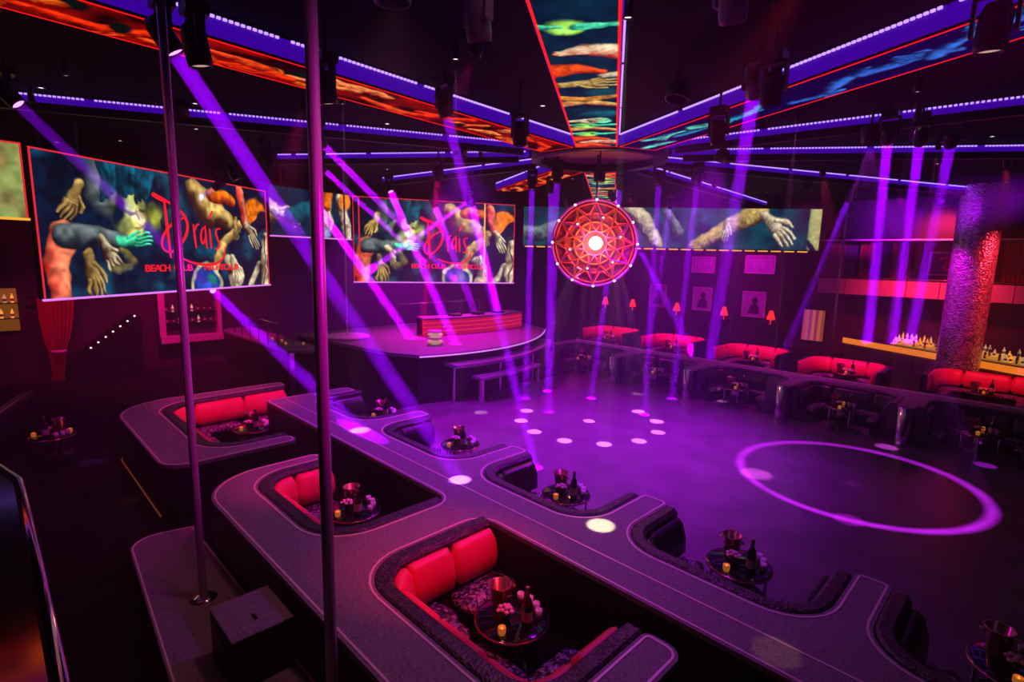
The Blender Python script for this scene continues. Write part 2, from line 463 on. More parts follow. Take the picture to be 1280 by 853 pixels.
st = thing('dj_stage', 'curved magenta-lit DJ stage with stepped front beyond the dance floor', 'stage')
body = [(-19.6, 8.3), (-14.6, 8.9)] + arc(9.4, 17.0, -.25) + [(-19.6, 18.0)]
MB().prism(body, 0, 1.5).build('body', 'side', st)
topp = [(-19.8, 8.2), (-14.5, 8.75), (-14.1, 8.85)] + arc(9.3, 17.2, 0) + [(-19.8, 18.2)]
MB().prism(topp, 1.5, 1.6).build('deck', 'top', st)
MB().sweep(arc(9.3, 17.2, 0, 30), [(0, 1.52), (-.02, 1.52), (-.02, 1.56), (0, 1.56)]).build('deck_edge_light', 'pinkled', st)
led = arc(10.2, 16.6, .42); bk = arc(10.2, 16.6, -.3)[::-1]
MB().prism(rounded([(x, y, 0) for x, y in led + bk]), 1.17, 1.27).build('ledge', 'top', st)
sp = arc(10.8, 13.9, .8, 12); bk = arc(10.8, 13.9, .35, 12)[::-1]
MB().prism(sp + bk, .80, .88).build('step', 'top', st)
for vv in (10.9, 13.8):
    MB().box(front(vv, .62), front(vv, .76), vv - .05, vv + .05, 0, .8).build('step_leg', 'chrome', st)
for vv in (10.3, 12.2, 14.4, 16.3):
    MB().lathe([(.05, 0), (.05, 1.17)], 12, (front(vv, .15), vv)).build('ledge_post', 'chrome', st)

pd_ = thing('podium', 'round pale podium disc with a slim pole on the stage wing', 'podium', (-17.6, 9.25, 1.6))
MB().lathe([(0, 0), (.75, 0), (.78, .03), (.78, .07), (.74, .1), (0, .1)], 32).build('disc', 'white', pd_)
MB().lathe([(.03, .1), (.03, CEIL - 1.6)], 12).build('pole', 'pole', pd_)

dj = thing('dj_counter', 'curved red-lit DJ counter on the stage', 'counter', (0, 0, 1.6))
ca = [(-15.9 - .06 * (v - 14.2) ** 2, v) for v in np.linspace(11.6, 16.8, 20)]
ca = [(float(a), float(b)) for a, b in ca]
MB().sweep(ca, [(0, 0), (-.05, 0), (-.05, .62), (0, .62)]).build('front_panel', mat('red_backlit_counter', (.3, .02, .05), .4, emit=(1.0, .01, .12), es=.35), dj)
MB().sweep(ca, [(-.12, .62), (.75, .62), (.75, .68), (-.12, .68)]).build('worktop', 'top', dj)
for z in (.16, .32, .48):
    MB().sweep(ca, [(-.075, z), (-.05, z), (-.05, z + .03), (-.075, z + .03)]).build('light_line', 'redled', dj)
MB().sweep(ca, [(.7, 0), (.65, 0), (.65, .62), (.7, .62)]).build('rear_panel', 'side', dj)
for k, v in enumerate((13.1, 15.4)):
    d = thing('dj_deck', 'square DJ turntable deck with round platter on the red counter', 'dj deck', (-16.3, v, 2.28), R(90), 'decks on the DJ counter')
    MB().bevbox(-.2, .2, -.22, .22, 0, .08, .01).build('body', 'blackmetal', d)
    MB().lathe([(0, .08), (.16, .08), (.16, .1), (.14, .105), (0, .105)], 20).build('platter', 'chrome', d)
    MB().box(.15, .18, -.15, .15, .08, .1).build('pitch_fader', 'white', d)
d = thing('dj_mixer', 'black DJ mixer with rows of knobs between the two decks', 'mixer', (-16.25, 14.25, 2.28), R(90))
MB().bevbox(-.18, .18, -.22, .22, 0, .1, .01).build('body', 'blackmetal', d)
for i in range(4):
    for j in range(3):
        MB().lathe([(0, .1), (.016, .1), (.014, .13), (0, .13)], 8, (-.12 + .08 * i, -.1 + .08 * j)).build('knob', 'chrome', d)
d = thing('champagne_stack', 'stack of lit glass bowls on the stage deck before the counter', 'bowls', (-14.6, 10.9, 1.6))
for i in range(4):
    MB().lathe([(0, .12 * i), (.12, .12 * i), (.27, .12 * i + .1), (.27, .12 * i + .115), (.1, .12 * i + .02), (0, .12 * i + .02)], 20).build('bowl', mat('lit_bowl', (.8, .6, .5), .2, emit=(1, .55, .35), es=.35) if i % 2 == 0 else 'glass', d)
# back rail behind the stage
t = thing('stage_back_rail', 'chrome rail running behind the DJ counter', 'rail', (0, 0, 1.6))
for v in np.linspace(12.0, 17.5, 6):
    MB().lathe([(.02, 0), (.02, 1.0)], 8, (-18.6, float(v))).build('post', 'chrome', t)
MB().tube([(-18.6, 12, 1.0), (-18.6, 17.5, 1.0)], .025).build('handrail', 'chrome', t)

# ================================================================== LED screens
def lin(c): return np.array(c, float) ** 2.2


class Canvas:
    """paints a picture into a small colour grid; y runs 0..1, x runs 0..aspect"""
    def __init__(s, w, h, asp, bg):
        s.w, s.h, s.asp = w, h, asp
        s.X, s.Y = np.meshgrid((np.arange(w) + .5) / w * asp, (np.arange(h) + .5) / h)
        s.im = np.ones((h, w, 3)) * np.array(bg)
        s.px = asp / w
        s.XS, s.YS = s.X.copy(), s.Y.copy()
        s.N1 = s.noise(1, 22, 77); s.N2 = s.noise(1, 7, 78)
        a_, b_ = s.noise(1, 8, 71) - .5, s.noise(1, 8, 72) - .5
        c_, d_ = s.noise(1, 20, 73) - .5, s.noise(1, 20, 74) - .5
        s.X = s.X + .045 * a_ + .02 * c_; s.Y = np.clip(s.Y + .045 * b_ + .02 * d_, 0, .999)
        s.X = np.clip(s.X, 0, asp * .9999)
    def noise(s, amp, cells=9, seed=1, tint=(1, 1, 1)):
        rg = np.random.RandomState(seed); gw = int(cells * s.asp) + 2; g = rg.rand(cells + 2, gw)
        fx = s.X / s.asp * (gw - 1.01); fy = s.Y * cells; ix = fx.astype(int); iy = fy.astype(int); tx = fx - ix; ty = fy - iy
        tx = tx * tx * (3 - 2 * tx); ty = ty * ty * (3 - 2 * ty)
        n = (g[iy, ix] * (1 - tx) + g[iy, ix + 1] * tx) * (1 - ty) + (g[iy + 1, ix] * (1 - tx) + g[iy + 1, ix + 1] * tx) * ty
        return n
    def mottle(s, amp, cells, seed): s.im *= (1 + amp * (s.noise(1, cells, seed) * 2 - 1))[..., None]
    def put(s, a, c): s.im = s.im * (1 - a[..., None]) + (c if getattr(c, 'ndim', 1) == 3 else np.array(c)) * a[..., None]
    def blob(s, x, y, rx, ry, c, ang=0, soft=.25, op=1.0, shade=0.0):
        ca, sa = math.cos(ang), math.sin(ang); dx = s.X - x; dy = s.Y - y
        u = (dx * ca + dy * sa) / rx; v = (-dx * sa + dy * ca) / ry; q = np.hypot(u, v)
        a = np.clip((1 + soft - q) / (2 * soft), 0, 1); a = a * a * (3 - 2 * a) * op
        col = np.array(c) * np.ones_like(s.im)
        col = col * (np.clip(1 + shade * (v * .7 - u * .5), .15, 1.8) * (1 + .5 * (s.N1 - .5) + .6 * (s.N2 - .5)) * (1 - .35 * np.clip(q, 0, 1) ** 3))[..., None]
        s.put(a, col)
    def limb(s, pts, rad, c1, c2, op=1.0):
        best = np.full(s.X.shape, 9.0); side = np.zeros_like(best)
        for i in range(len(pts) - 1):
            ax, ay = pts[i]; bx, by = pts[i + 1]; r0, r1 = rad[i], rad[i + 1]
            dx, dy = bx - ax, by - ay; L2 = dx * dx + dy * dy + 1e-9
            t = np.clip(((s.X - ax) * dx + (s.Y - ay) * dy) / L2, 0, 1)
            ex = s.X - ax - dx * t; ey = s.Y - ay - dy * t; r = r0 + (r1 - r0) * t
            q = np.hypot(ex, ey) / r
            sd = (ex * .45 + ey * .9) / r
            m = q < best; best = np.where(m, q, best); side = np.where(m, sd, side)
        rm = min(rad); sf = max(s.px * 1.2 / rm, .05)
        a = np.clip((1 + sf * .5 - best) / sf, 0, 1) * op
        k = np.clip(.48 + .62 * side + .35 * (s.N1 - .5) + .35 * (s.N2 - .5), 0, 1)
        k = (k * k * (3 - 2 * k))[..., None]
        col = np.array(c2) * (1 - k) + np.array(c1) * k
        col = col * (1 - .6 * np.clip(best, 0, 1) ** 4)[..., None]
        s.put(a, col)
    def hand(s, x, y, ang, z, c1, c2, spread=.14, flip=1, nails=None):
        def P(a, b): return (x + z * (a * math.cos(ang) - b * math.sin(ang)), y + z * (a * math.sin(ang) + b * math.cos(ang)))
        s.limb([P(-.55, 0), P(.1, 0), P(.45, 0)], [.2 * z, .3 * z, .29 * z], c1, c2)
        s.limb([P(-.05, .2 * flip), P(.3, .5 * flip), P(.62, .52 * flip)], [.12 * z, .1 * z, .065 * z], c1, c2)
        for k in range(4):
            b = (.24 - .16 * k) * flip; a = (1.5 - k) * spread * flip; l = (.72, .82, .76, .58)[k]
            m = (.42 + l * .55 * math.cos(a), b + l * .55 * math.sin(a)); e = (.42 + l * math.cos(a * .7), b + l * math.sin(a * .7))
            s.limb([P(.4, b), P(*m), P(*e)], [.085 * z, .078 * z, .055 * z], c1, c2)
            if nails is not None: s.limb([P(e[0] - .04, e[1]), P(e[0] + .03, e[1])], [.045 * z, .035 * z], nails, nails)
    def grid(s, name, to3d, parent, m='picture'):
        w, h = s.w, s.h
        xs, ys = np.meshgrid(np.arange(w + 1) / w, np.arange(h + 1) / h)
        V = to3d(xs.ravel(), ys.ravel())
        idx = (np.arange(h)[:, None] * (w + 1) + np.arange(w)[None]).ravel()
        F = np.stack([idx, idx + 1, idx + w + 2, idx + w + 1], 1)
        me = bpy.data.meshes.new(name)
        me.vertices.add(len(V)); me.vertices.foreach_set('co', V.astype(np.float32).ravel())
        me.loops.add(F.size); me.loops.foreach_set('vertex_index', F.astype(np.int32).ravel())
        me.polygons.add(len(F)); me.polygons.foreach_set('loop_start', (np.arange(len(F)) * 4).astype(np.int32))
        me.update(calc_edges=True)
        ca_ = me.color_attributes.new('Col', 'FLOAT_COLOR', 'CORNER')
        rgba = np.ones((len(F), 4, 4)); rgba[:, :, :3] = np.clip(s.im.reshape(-1, 3), 0, 4)[:, None, :]
        ca_.data.foreach_set('color', rgba.astype(np.float32).ravel())
        me.materials.append(M[m])
        o = bpy.data.objects.new(name, me); COL.objects.link(o); o.parent = parent
        return o


NAVY = lin((.02, .10, .18)); TEAL = lin((.05, .36, .45)); TEALD = lin((.02, .16, .25)); SKIN = lin((.86, .72, .42)); SKIND = lin((.28, .17, .12))
PALE = lin((.92, .86, .70)); PALED = lin((.35, .28, .28)); ORG = lin((.98, .52, .08)); ORGD = lin((.55, .12, .04)); MINT = lin((.35, .95, .72)); MINTD = lin((.05, .42, .36))
PEACH = lin((.98, .58, .42)); PEACHD = lin((.72, .16, .16)); GREY = lin((.45, .50, .50)); GREYD = lin((.12, .16, .20)); BLUE = lin((.06, .35, .75))


def paint_main(w, h, A):
    c = Canvas(w, h, A, NAVY)
    n = c.noise(1, 5, 3)[..., None]
    c.im = NAVY * (1 - n) + TEALD * n + TEAL * .7 * np.clip(c.noise(1, 6, 31)[..., None] * 2 - 1.1, 0, 1)
    S = lambda x: x * A
    c.blob(S(.10), .80, .16, .22, TEALD * .5)
    c.blob(S(.40), .62, .07, .10, lin((.6, .62, .25)), soft=.6)
    c.blob(S(.50), .78, .22, .2, TEALD * 1.3, soft=.4)
    c.limb([(S(.42), .97), (S(.50), .72), (S(.44), .55)], [.10, .12, .05], TEAL * .7, NAVY)
    c.hand(S(.12), .73, R(-118), .17, SKIN, SKIND)
    # bowed head with swept teal hair
    c.blob(S(.235), .80, .17, .22, GREY * .7, R(20), shade=-.4)
    c.blob(S(.30), .66, .15, .21, lin((.66, .70, .42)), R(-18), .14, shade=.7)
    c.blob(S(.335), .585, .07, .10, lin((.92, .86, .5)), R(-10), .35, shade=.5)
    c.blob(S(.255), .64, .055, .15, TEALD * .8, R(-18), .5)
    c.limb([(S(.275), .655), (S(.30), .635), (S(.325), .645)], [.012, .02, .012], lin((.20, .22, .12)), lin((.10, .12, .08)), op=.85)
    c.limb([(S(.345), .665), (S(.36), .66)], [.012, .012], lin((.20, .22, .12)), lin((.10, .12, .08)), op=.8)
    c.limb([(S(.335), .66), (S(.345), .585), (S(.335), .565)], [.016, .022, .02], lin((1, .95, .62)), lin((.5, .45, .2)))
    c.limb([(S(.315), .53), (S(.345), .528)], [.012, .014], lin((.42, .16, .12)), lin((.25, .08, .07)), op=.8)
    c.blob(S(.32), .475, .075, .05, lin((.80, .74, .35)), soft=.4, shade=.6)
    for k in range(9):
        c.limb([(S(.205 + .02 * k), .72 + .025 * (k % 3)), (S(.222 + .019 * k), .85), (S(.20 + .026 * k), 1.02)], [.022, .045, .03], TEAL * (.8 + .45 * (k % 3)), TEALD * .5)
    # arms on the left
    c.limb([(S(.075), .45), (S(.045), .25), (S(.05), -.05)], [.09, .085, .08], PEACH, PEACHD)
    c.limb([(S(.075), .43), (S(.18), .43), (S(.28), .42)], [.085, .075, .05], GREY, GREYD)
    c.hand(S(.295), .42, R(0), .16, MINT, MINTD, spread=.1)
    c.hand(S(.215), .33, R(-60), .17, PALE, SKIND, nails=lin((.1, .03, .05)))
    c.hand(S(.15), .20, R(-80), .19, SKIN * .8, SKIND, nails=lin((.5, .1, .1)))
    c.limb([(S(.27), .33), (S(.29), .24), (S(.24), .18)], [.05, .06, .04], lin((.55, .5, .25)), TEALD)
    # figures on the right
    c.limb([(S(.58), .88), (S(.66), .72), (S(.74), .66)], [.10, .17, .10], SKIN, SKIND)
    c.limb([(S(.68), .86), (S(.78), .86)], [.07, .06], ORG, ORGD)
    c.limb([(S(.82), .62), (S(.72), .40), (S(.655), .16)], [.045, .055, .045], SKIN, SKIND)
    c.blob(S(.93), .74, .16, .17, ORG, R(20), .12, shade=.4)
    c.limb([(S(.90), .55), (S(.985), .70)], [.05, .08], TEALD, NAVY)
    c.limb([(S(.835), .95), (S(.845), .78), (S(.87), .62)], [.05, .05, .045], PEACH, PEACHD)
    c.hand(S(.885), .56, R(-62), .16, PALE, SKIND)
    c.hand(S(.795), .62, R(-85), .12, SKIN * .8, SKIND)
    c.blob(S(.62), .03, .20, .20, PALE * .8, soft=.06); c.blob(S(.62), .03, .165, .165, BLUE * .6, soft=.08); c.blob(S(.65), .08, .05, .06, MINTD, soft=.5)
    c.limb([(S(.75), .26), (S(.79), .12), (S(.77), -.05)], [.06, .09, .08], PALE, SKIND)
    c.hand(S(.78), .22, R(-80), .15, PALE, PALED)
    c.limb([(S(.99), .50), (S(.965), .2), (S(.97), -.05)], [.05, .07, .06], PALE, SKIND)
    c.limb([(S(.975), .5), (S(.985), .25), (S(.96), -.02)], [.008, .01, .008], NAVY, NAVY)
    c.limb([(S(.93), .22), (S(.87), -.03)], [.02, .06], PALE, PALED)
    c.mottle(.45, 26, 8); c.mottle(.35, 11, 9)
    c.im = np.clip(c.im, 0, None) ** 1.12 * 1.08
    return c


def paint_banner(w, h, A, seed, style):
    rg = np.random.RandomState(seed)
    c = Canvas(w, h, A, NAVY)
    n = c.noise(1, 4, seed)[..., None]
    if style == 'tan':
        c.im = lin((.42, .34, .22)) * (1 - n) + lin((.55, .62, .34)) * n
        c.limb([(A * .3, .45), (A * .55, .05)], [.06, .05], NAVY, NAVY); c.blob(A * .7, .8, .3, .2, lin((.6, .4, .25)), soft=.6)
    elif style == 'arms':
        c.im = NAVY * (1 - n) + TEALD * n
        c.limb([(0, .5), (A * .16, .4), (A * .22, .36)], [.22, .16, .1], SKIN, SKIND); c.hand(A * .12, .45, R(-20), .4, PALE, SKIND)
        c.limb([(A * .25, .4), (A * .42, .55)], [.2, .22], TEAL, TEALD)
        c.hand(A * .66, .55, R(-110), .45, PALE, SKIND); c.limb([(A * .7, 1.0), (A * .68, .7)], [.12, .1], ORG, ORGD)
        c.blob(A * .62, .12, .2, .14, lin((.6, .55, .8))); c.limb([(A * .85, .9), (A * .97, 0)], [.12, .16], PALE, SKIND); c.blob(A * .92, .85, .16, .2, ORG)
    else:
        c.im = NAVY * (1 - n) + TEAL * .6 * n
        c.limb([(0, .35), (A * .06, .3), (A * .14, .55)], [.18, .2, .16], GREY, GREYD)
        c.limb([(A * .38, .95), (A * .43, .6), (A * .47, .1)], [.2, .22, .16], PALE * .8, GREYD)
        c.limb([(A * .5, .9), (A * .54, .4)], [.1, .16], GREY, GREYD)
        c.limb([(A * .60, .05), (A * .72, .6), (A * .80, .9)], [.16, .2, .24], SKIN, SKIND)
        c.hand(A * .85, .62, R(-48), .55, PALE, PALED, spread=.12)
        c.hand(A * .70, .55, R(-100), .3, PALE, SKIND)
        c.limb([(A * .955, 0), (A * .957, 1)], [.015, .015], NAVY * .3, NAVY * .3)
        c.limb([(A * .982, -.1), (A * .982, 1.1)], [.14, .14], lin((.75, .68, .42)), lin((.55, .6, .4)))
        c.limb([(A * .965, .2), (A * .985, -.05)], [.05, .08], NAVY, NAVY)
    c.mottle(.3, 14, seed + 3)
    return c


def stroke(mb, pts, wd, y=0.0):
    """flat brush ribbon in the screen plane"""
    n = len(pts); vs = []
    for i, (x, z) in enumerate(pts):
        a = pts[max(0, i - 1)]; b = pts[min(n - 1, i + 1)]; dx, dz = b[0] - a[0], b[1] - a[1]; d = math.hypot(dx, dz) or 1
        ww = wd * (.75 + .5 * math.sin(math.pi * i / max(1, n - 1)))
        vs += [(x - dz / d * ww, y, z + dx / d * ww), (x + dz / d * ww, y, z - dx / d * ww)]
    mb.add(vs, [(2 * i, 2 * i + 1, 2 * i + 3, 2 * i + 2) for i in range(n - 1)])


def bez(p, n=14):
    out = []
    for k in range(n + 1):
        t = k / n; q = [tuple(x) for x in p]
        while len(q) > 1: q = [(a[0] + (b[0] - a[0]) * t, a[1] + (b[1] - a[1]) * t) for a, b in zip(q, q[1:])]
        out.append(q[0])
    return out


def letters(parent, txt, x0, width, z, size):
    """one flat mesh per character, spread over the given width"""
    glyph = {}
    step = width / len(txt)
    for i, chr_ in enumerate(txt):
        if chr_ == ' ': continue
        if chr_ not in glyph:
            cu = bpy.data.curves.new('letter', 'FONT'); cu.body = chr_; cu.size = size * 1.4; cu.align_x = 'CENTER'; cu.extrude = 0.004; cu.offset = size * .035
            ob = bpy.data.objects.new('letter', cu); COL.objects.link(ob)
            me = bpy.data.meshes.new_from_object(ob); bpy.data.objects.remove(ob)
            me.materials.clear(); me.materials.append(M['logo']); glyph[chr_] = me
        o = bpy.data.objects.new('letter', glyph[chr_]); COL.objects.link(o); o.parent = parent
        o.location = (x0 + step * (i + .5), -.012, z); o.rotation_euler = (R(90), 0, 0); o.scale = (1.25, 1, 1)


def screen(name, label, p0, p1, z0, z1, paint, res, logo=False, bottom='pinkled', bars=(), red=True):
    W_ = math.dist(p0, p1); H_ = z1 - z0; rz = math.atan2(p1[1] - p0[1], p1[0] - p0[0])
    t = thing(name, label, 'screen', (p0[0], p0[1], z0), rz)
    MB().box(0, W_, 0.02, .16, 0, H_).build('housing', 'blackmetal', t)
    A = W_ / H_
    c = paint(res[0], res[1], A)
    c.grid('picture', lambda x, y: np.stack([x * W_, np.zeros_like(x), y * H_], 1), t)
    fw = .035
    if red:
        for nm, b in (('top', (0, W_, H_ - fw, H_)), ('left', (0, fw, 0, H_)), ('right', (W_ - fw, W_, 0, H_))):
            MB().box(b[0], b[1], -.02, .0, b[2], b[3]).build('led_border', 'redled', t)
    for f in bars: MB().box(f * W_ - .03, f * W_ + .03, -.02, .0, 0, H_).build('led_border', 'amberled' if f > .5 else 'redled', t)
    MB().box(-.02, W_ + .02, -.05, .03, -.05, 0).build('bottom_light_bar', bottom, t)
    if logo:
        S = lambda a, b: (a * W_, b * H_)
        mb = MB()
        wd = .0125 * H_
        ox, oy = logo[1:3]; k = logo[3]
        T_ = lambda pts: [((ox + (a) * k) * W_, (oy + b * k * 1.9 * .9) * H_) for a, b in pts]
        stroke(mb, T_(bez([(-.055, .22), (.0, .19), (.03, .185)])[:]), wd, -.012)
        stroke(mb, T_(bez([(.015, .20), (.02, .05), (.03, -.19)])), wd, -.012)
        stroke(mb, T_(bez([(-.05, .23), (.12, .15), (.21, .08), (.155, .0), (.10, -.13), (.03, -.15)])), wd, -.013)
        stroke(mb, T_(bez([(.03, -.15), (-.06, -.15), (-.02, .0), (.06, .06), (.13, .09)])), wd * .8, -.014)
        stroke(mb, T_(bez([(.185, .05), (.19, -.04), (.195, -.12)])), wd * .8, -.012)
        stroke(mb, T_(bez([(.19, .0), (.205, .06), (.225, .05)])), wd * .7, -.013)
        stroke(mb, T_(bez([(.265, .03), (.225, .05), (.215, -.12), (.25, -.12), (.265, -.02)])), wd * .8, -.012)
        stroke(mb, T_(bez([(.265, .05), (.265, -.06), (.27, -.12)])), wd * .8, -.013)
        stroke(mb, T_(bez([(.295, .03), (.298, -.05), (.30, -.12)])), wd * .8, -.012)
        stroke(mb, T_(bez([(.295, .10), (.31, .13), (.325, .16)])), wd * .7, -.012)
        stroke(mb, T_(bez([(.375, .03), (.32, .05), (.325, -.04), (.37, -.05), (.385, -.13), (.325, -.12)])), wd * .8, -.012)
        stroke(mb, T_(bez([(.10, -.19), (.2, -.26), (.42, -.27), (.40, -.10)])), wd * .8, -.014)
        mb.build('logo_script', 'logo', t)
        letters(t, 'BEACH CLUB · NIGHTCLUB', .34 * W_, .46 * W_, .17 * H_, .056 * H_)
    # hangers up to the ceiling
    for f in (.15, .85):
        MB().box(f * W_ - .03, f * W_ + .03, .06, .12, H_, CEIL - z0).build('hanger', 'blackmetal', t)
    return t


LS0, LS1 = (-16.2, 1.06), (-20.5, 7.7)
CS0, CS1 = (-21.35, 11.6), (-18.1, 18.1)
screen('led_screen', 'large LED screen with red script logo hanging above the red curtain', LS0, LS1, 3.4, 6.76, paint_main, (290, 132), logo=(1, .43, .52, .74))
screen('led_screen', 'LED screen with red script logo above the DJ stage', CS0, CS1, 3.4, 7.0, paint_main, (220, 108), logo=(1, .43, .52, .70), bars=(.035, .80,))
screen('led_banner', 'tan and green picture banner at the outer end of the large LED screen', (-15.9, -1.6), (-16.15, .95), 5.2, 6.8, lambda w, h, A: paint_banner(w, h, A, 4, 'tan'), (60, 44), bottom='amberled')
screen('led_banner', 'narrow picture banner of arms between the two logo screens', (-20.55, 7.85), (-21.33, 11.5), 5.2, 7.0, lambda w, h, A: paint_banner(w, h, A, 5, 'arms'), (100, 50), red=False)
bn = screen('led_banner', 'wide teal picture banner with a large pale hand beyond the dance floor', (-18.3, 18.9), (-7.6, 26.8), 5.2, 7.0, lambda w, h, A: paint_banner(w, h, A, 6, 'hand'), (330, 46), bottom='blackmetal', red=False)
Wb = math.dist((-18.3, 18.9), (-7.6, 26.8))
k = 0.1
while k < Wb - .5:
    MB().box(k, k + .42, -.07, -.02, -.1, -.05).build('amber_lamp', 'amberled', bn); k += .56

# ================================================================== ceiling star
SPZ = 7.2
R0, R1, HW = 1.9, 15.2, .49


def paint_spoke(style, seed):
    A = (R1 - R0) / (2 * HW)
    rg = np.random.RandomState(seed)
    c = Canvas(640, 52, A, NAVY * .6)
    U = lambda lo, hi: lo + (hi - lo) * rg.rand()
    if style == 'fire':
        c.im = c.im * 0 + lin((.13, .01, .02))
        n = c.noise(1, 3, seed)[..., None]; c.im += lin((.55, .06, .03)) * np.clip(n * 1.6 - .5, 0, 1)
        x = .2
        while x < A:
            col = [lin((1, .42, .12)), lin((1, .22, .06)), lin((.95, .30, .12)), lin((1, .55, .3))][rg.randint(4)]; dk = lin((.45, .02, .02))
            y0, y1 = U(0, 1), U(.1, .9)
            c.limb([(x, y0), (x + U(.2, .5), (y0 + y1) / 2 + U(-.15, .15)), (x + U(.7, 1.1), y1)], [U(.1, .2), U(.1, .16), U(.07, .1)], col, dk)
            if rg.rand() < .55: c.hand(x + U(.6, 1.2), y1, U(-.7, .7) + (0 if rg.rand() < .6 else math.pi), U(.3, .42), col, dk)
            if rg.rand() < .35: c.blob(x + .4, U(.2, .8), U(.12, .2), U(.1, .2), lin((.05, .08, .07)), U(0, 3))
            x += U(.42, .75)
    elif style == 'cyan':
        c.im = c.im * 0 + lin((.05, .02, .22))
        x = .2
        while x < A:
            col = [lin((.15, .75, .85)), lin((.10, .55, .75)), lin((.35, .85, .75)), lin((.2, .4, .8))][rg.randint(4)]; dk = lin((.02, .10, .30))
            y0, y1 = U(.1, .9), U(.15, .85)
            c.limb([(x, y0), (x + U(.3, .6), (y0 + y1) / 2), (x + U(.8, 1.2), y1)], [U(.08, .16), U(.09, .14), U(.05, .08)], col, dk)
            if rg.rand() < .6: c.hand(x + U(.5, 1.2), y1, U(-.8, .8) + (0 if rg.rand() < .5 else math.pi), U(.26, .38), col, dk)
            x += U(.5, .9)
    else:
        n = c.noise(1, 3, seed)[..., None]; c.im = NAVY * (1 - n) + TEALD * n
        items = [('r', .15), ('p', .42), ('r', .62), ('g', .95), ('o', 1.2), ('g', 1.45), ('m', 1.7), ('t', 2.05), ('o', 2.45), ('s', 2.75), ('h', 3.2), ('r', 3.6), ('p', 4.1), ('g', 4.6), ('o', 5.2), ('h', 5.8), ('s', 6.5), ('r', 7.2), ('p', 8.0), ('o', 8.8), ('h', 9.5)]
        for kd, x in items:
            x *= 1.5
            if kd == 'r': c.limb([(x, -.1), (x + .1, .35), (x - .05, .75)], [.3, .2, .09], lin((1, .35, .15)), lin((.6, .05, .05)))
            if kd == 'o': c.limb([(x, -.1), (x + .18, .4), (x - .1, 1.1)], [.15, .15, .1], SKIN, ORGD)
            if kd == 's': c.limb([(x, -.1), (x - .15, .45), (x + .1, 1.1)], [.13, .14, .1], lin((.98, .62, .25)), SKIND); c.blob(x + .25, .75, .2, .3, TEAL * .5, soft=.4)
            if kd == 'p': c.limb([(x - .1, 1.1), (x + .05, .6), (x - .05, .2)], [.24, .18, .08], PALE, PEACHD)
            if kd == 'g': c.blob(x, .35, .2, .24, lin((.6, .85, .35)), shade=.6); c.limb([(x, .5), (x + .05, 1.0)], [.1, .06], MINT, MINTD); c.limb([(x + .05, 0.0), (x + .02, .3)], [.07, .04], MINT, MINTD)
            if kd == 'm': c.blob(x, .68, .2, .18, MINT, shade=.5); c.hand(x, .3, R(80), .42, PALE, SKIND)
            if kd == 't': c.blob(x, .75, .2, .35, TEAL * .8, soft=.4)
            if kd == 'h': c.limb([(x - .05, -.1), (x, .3)], [.16, .09], lin((1, .35, .15)), PEACHD); c.hand(x + .02, .40, R(78), .55, SKIN, SKIND, spread=.2); c.limb([(x + .45, 1.1), (x + .35, .75)], [.12, .1], PALE, PALED)
    c.mottle(.3, 8, seed)
    # red line along both long edges
    e = np.clip((np.abs(c.YS - .5) - .455) / .02, 0, 1) * 1.0
    c.put(e, lin((1.0, .12, .10)))
    c.put(np.clip((.04 - c.XS) / .02, 0, 1), lin((1.0, .12, .10)))
    return c


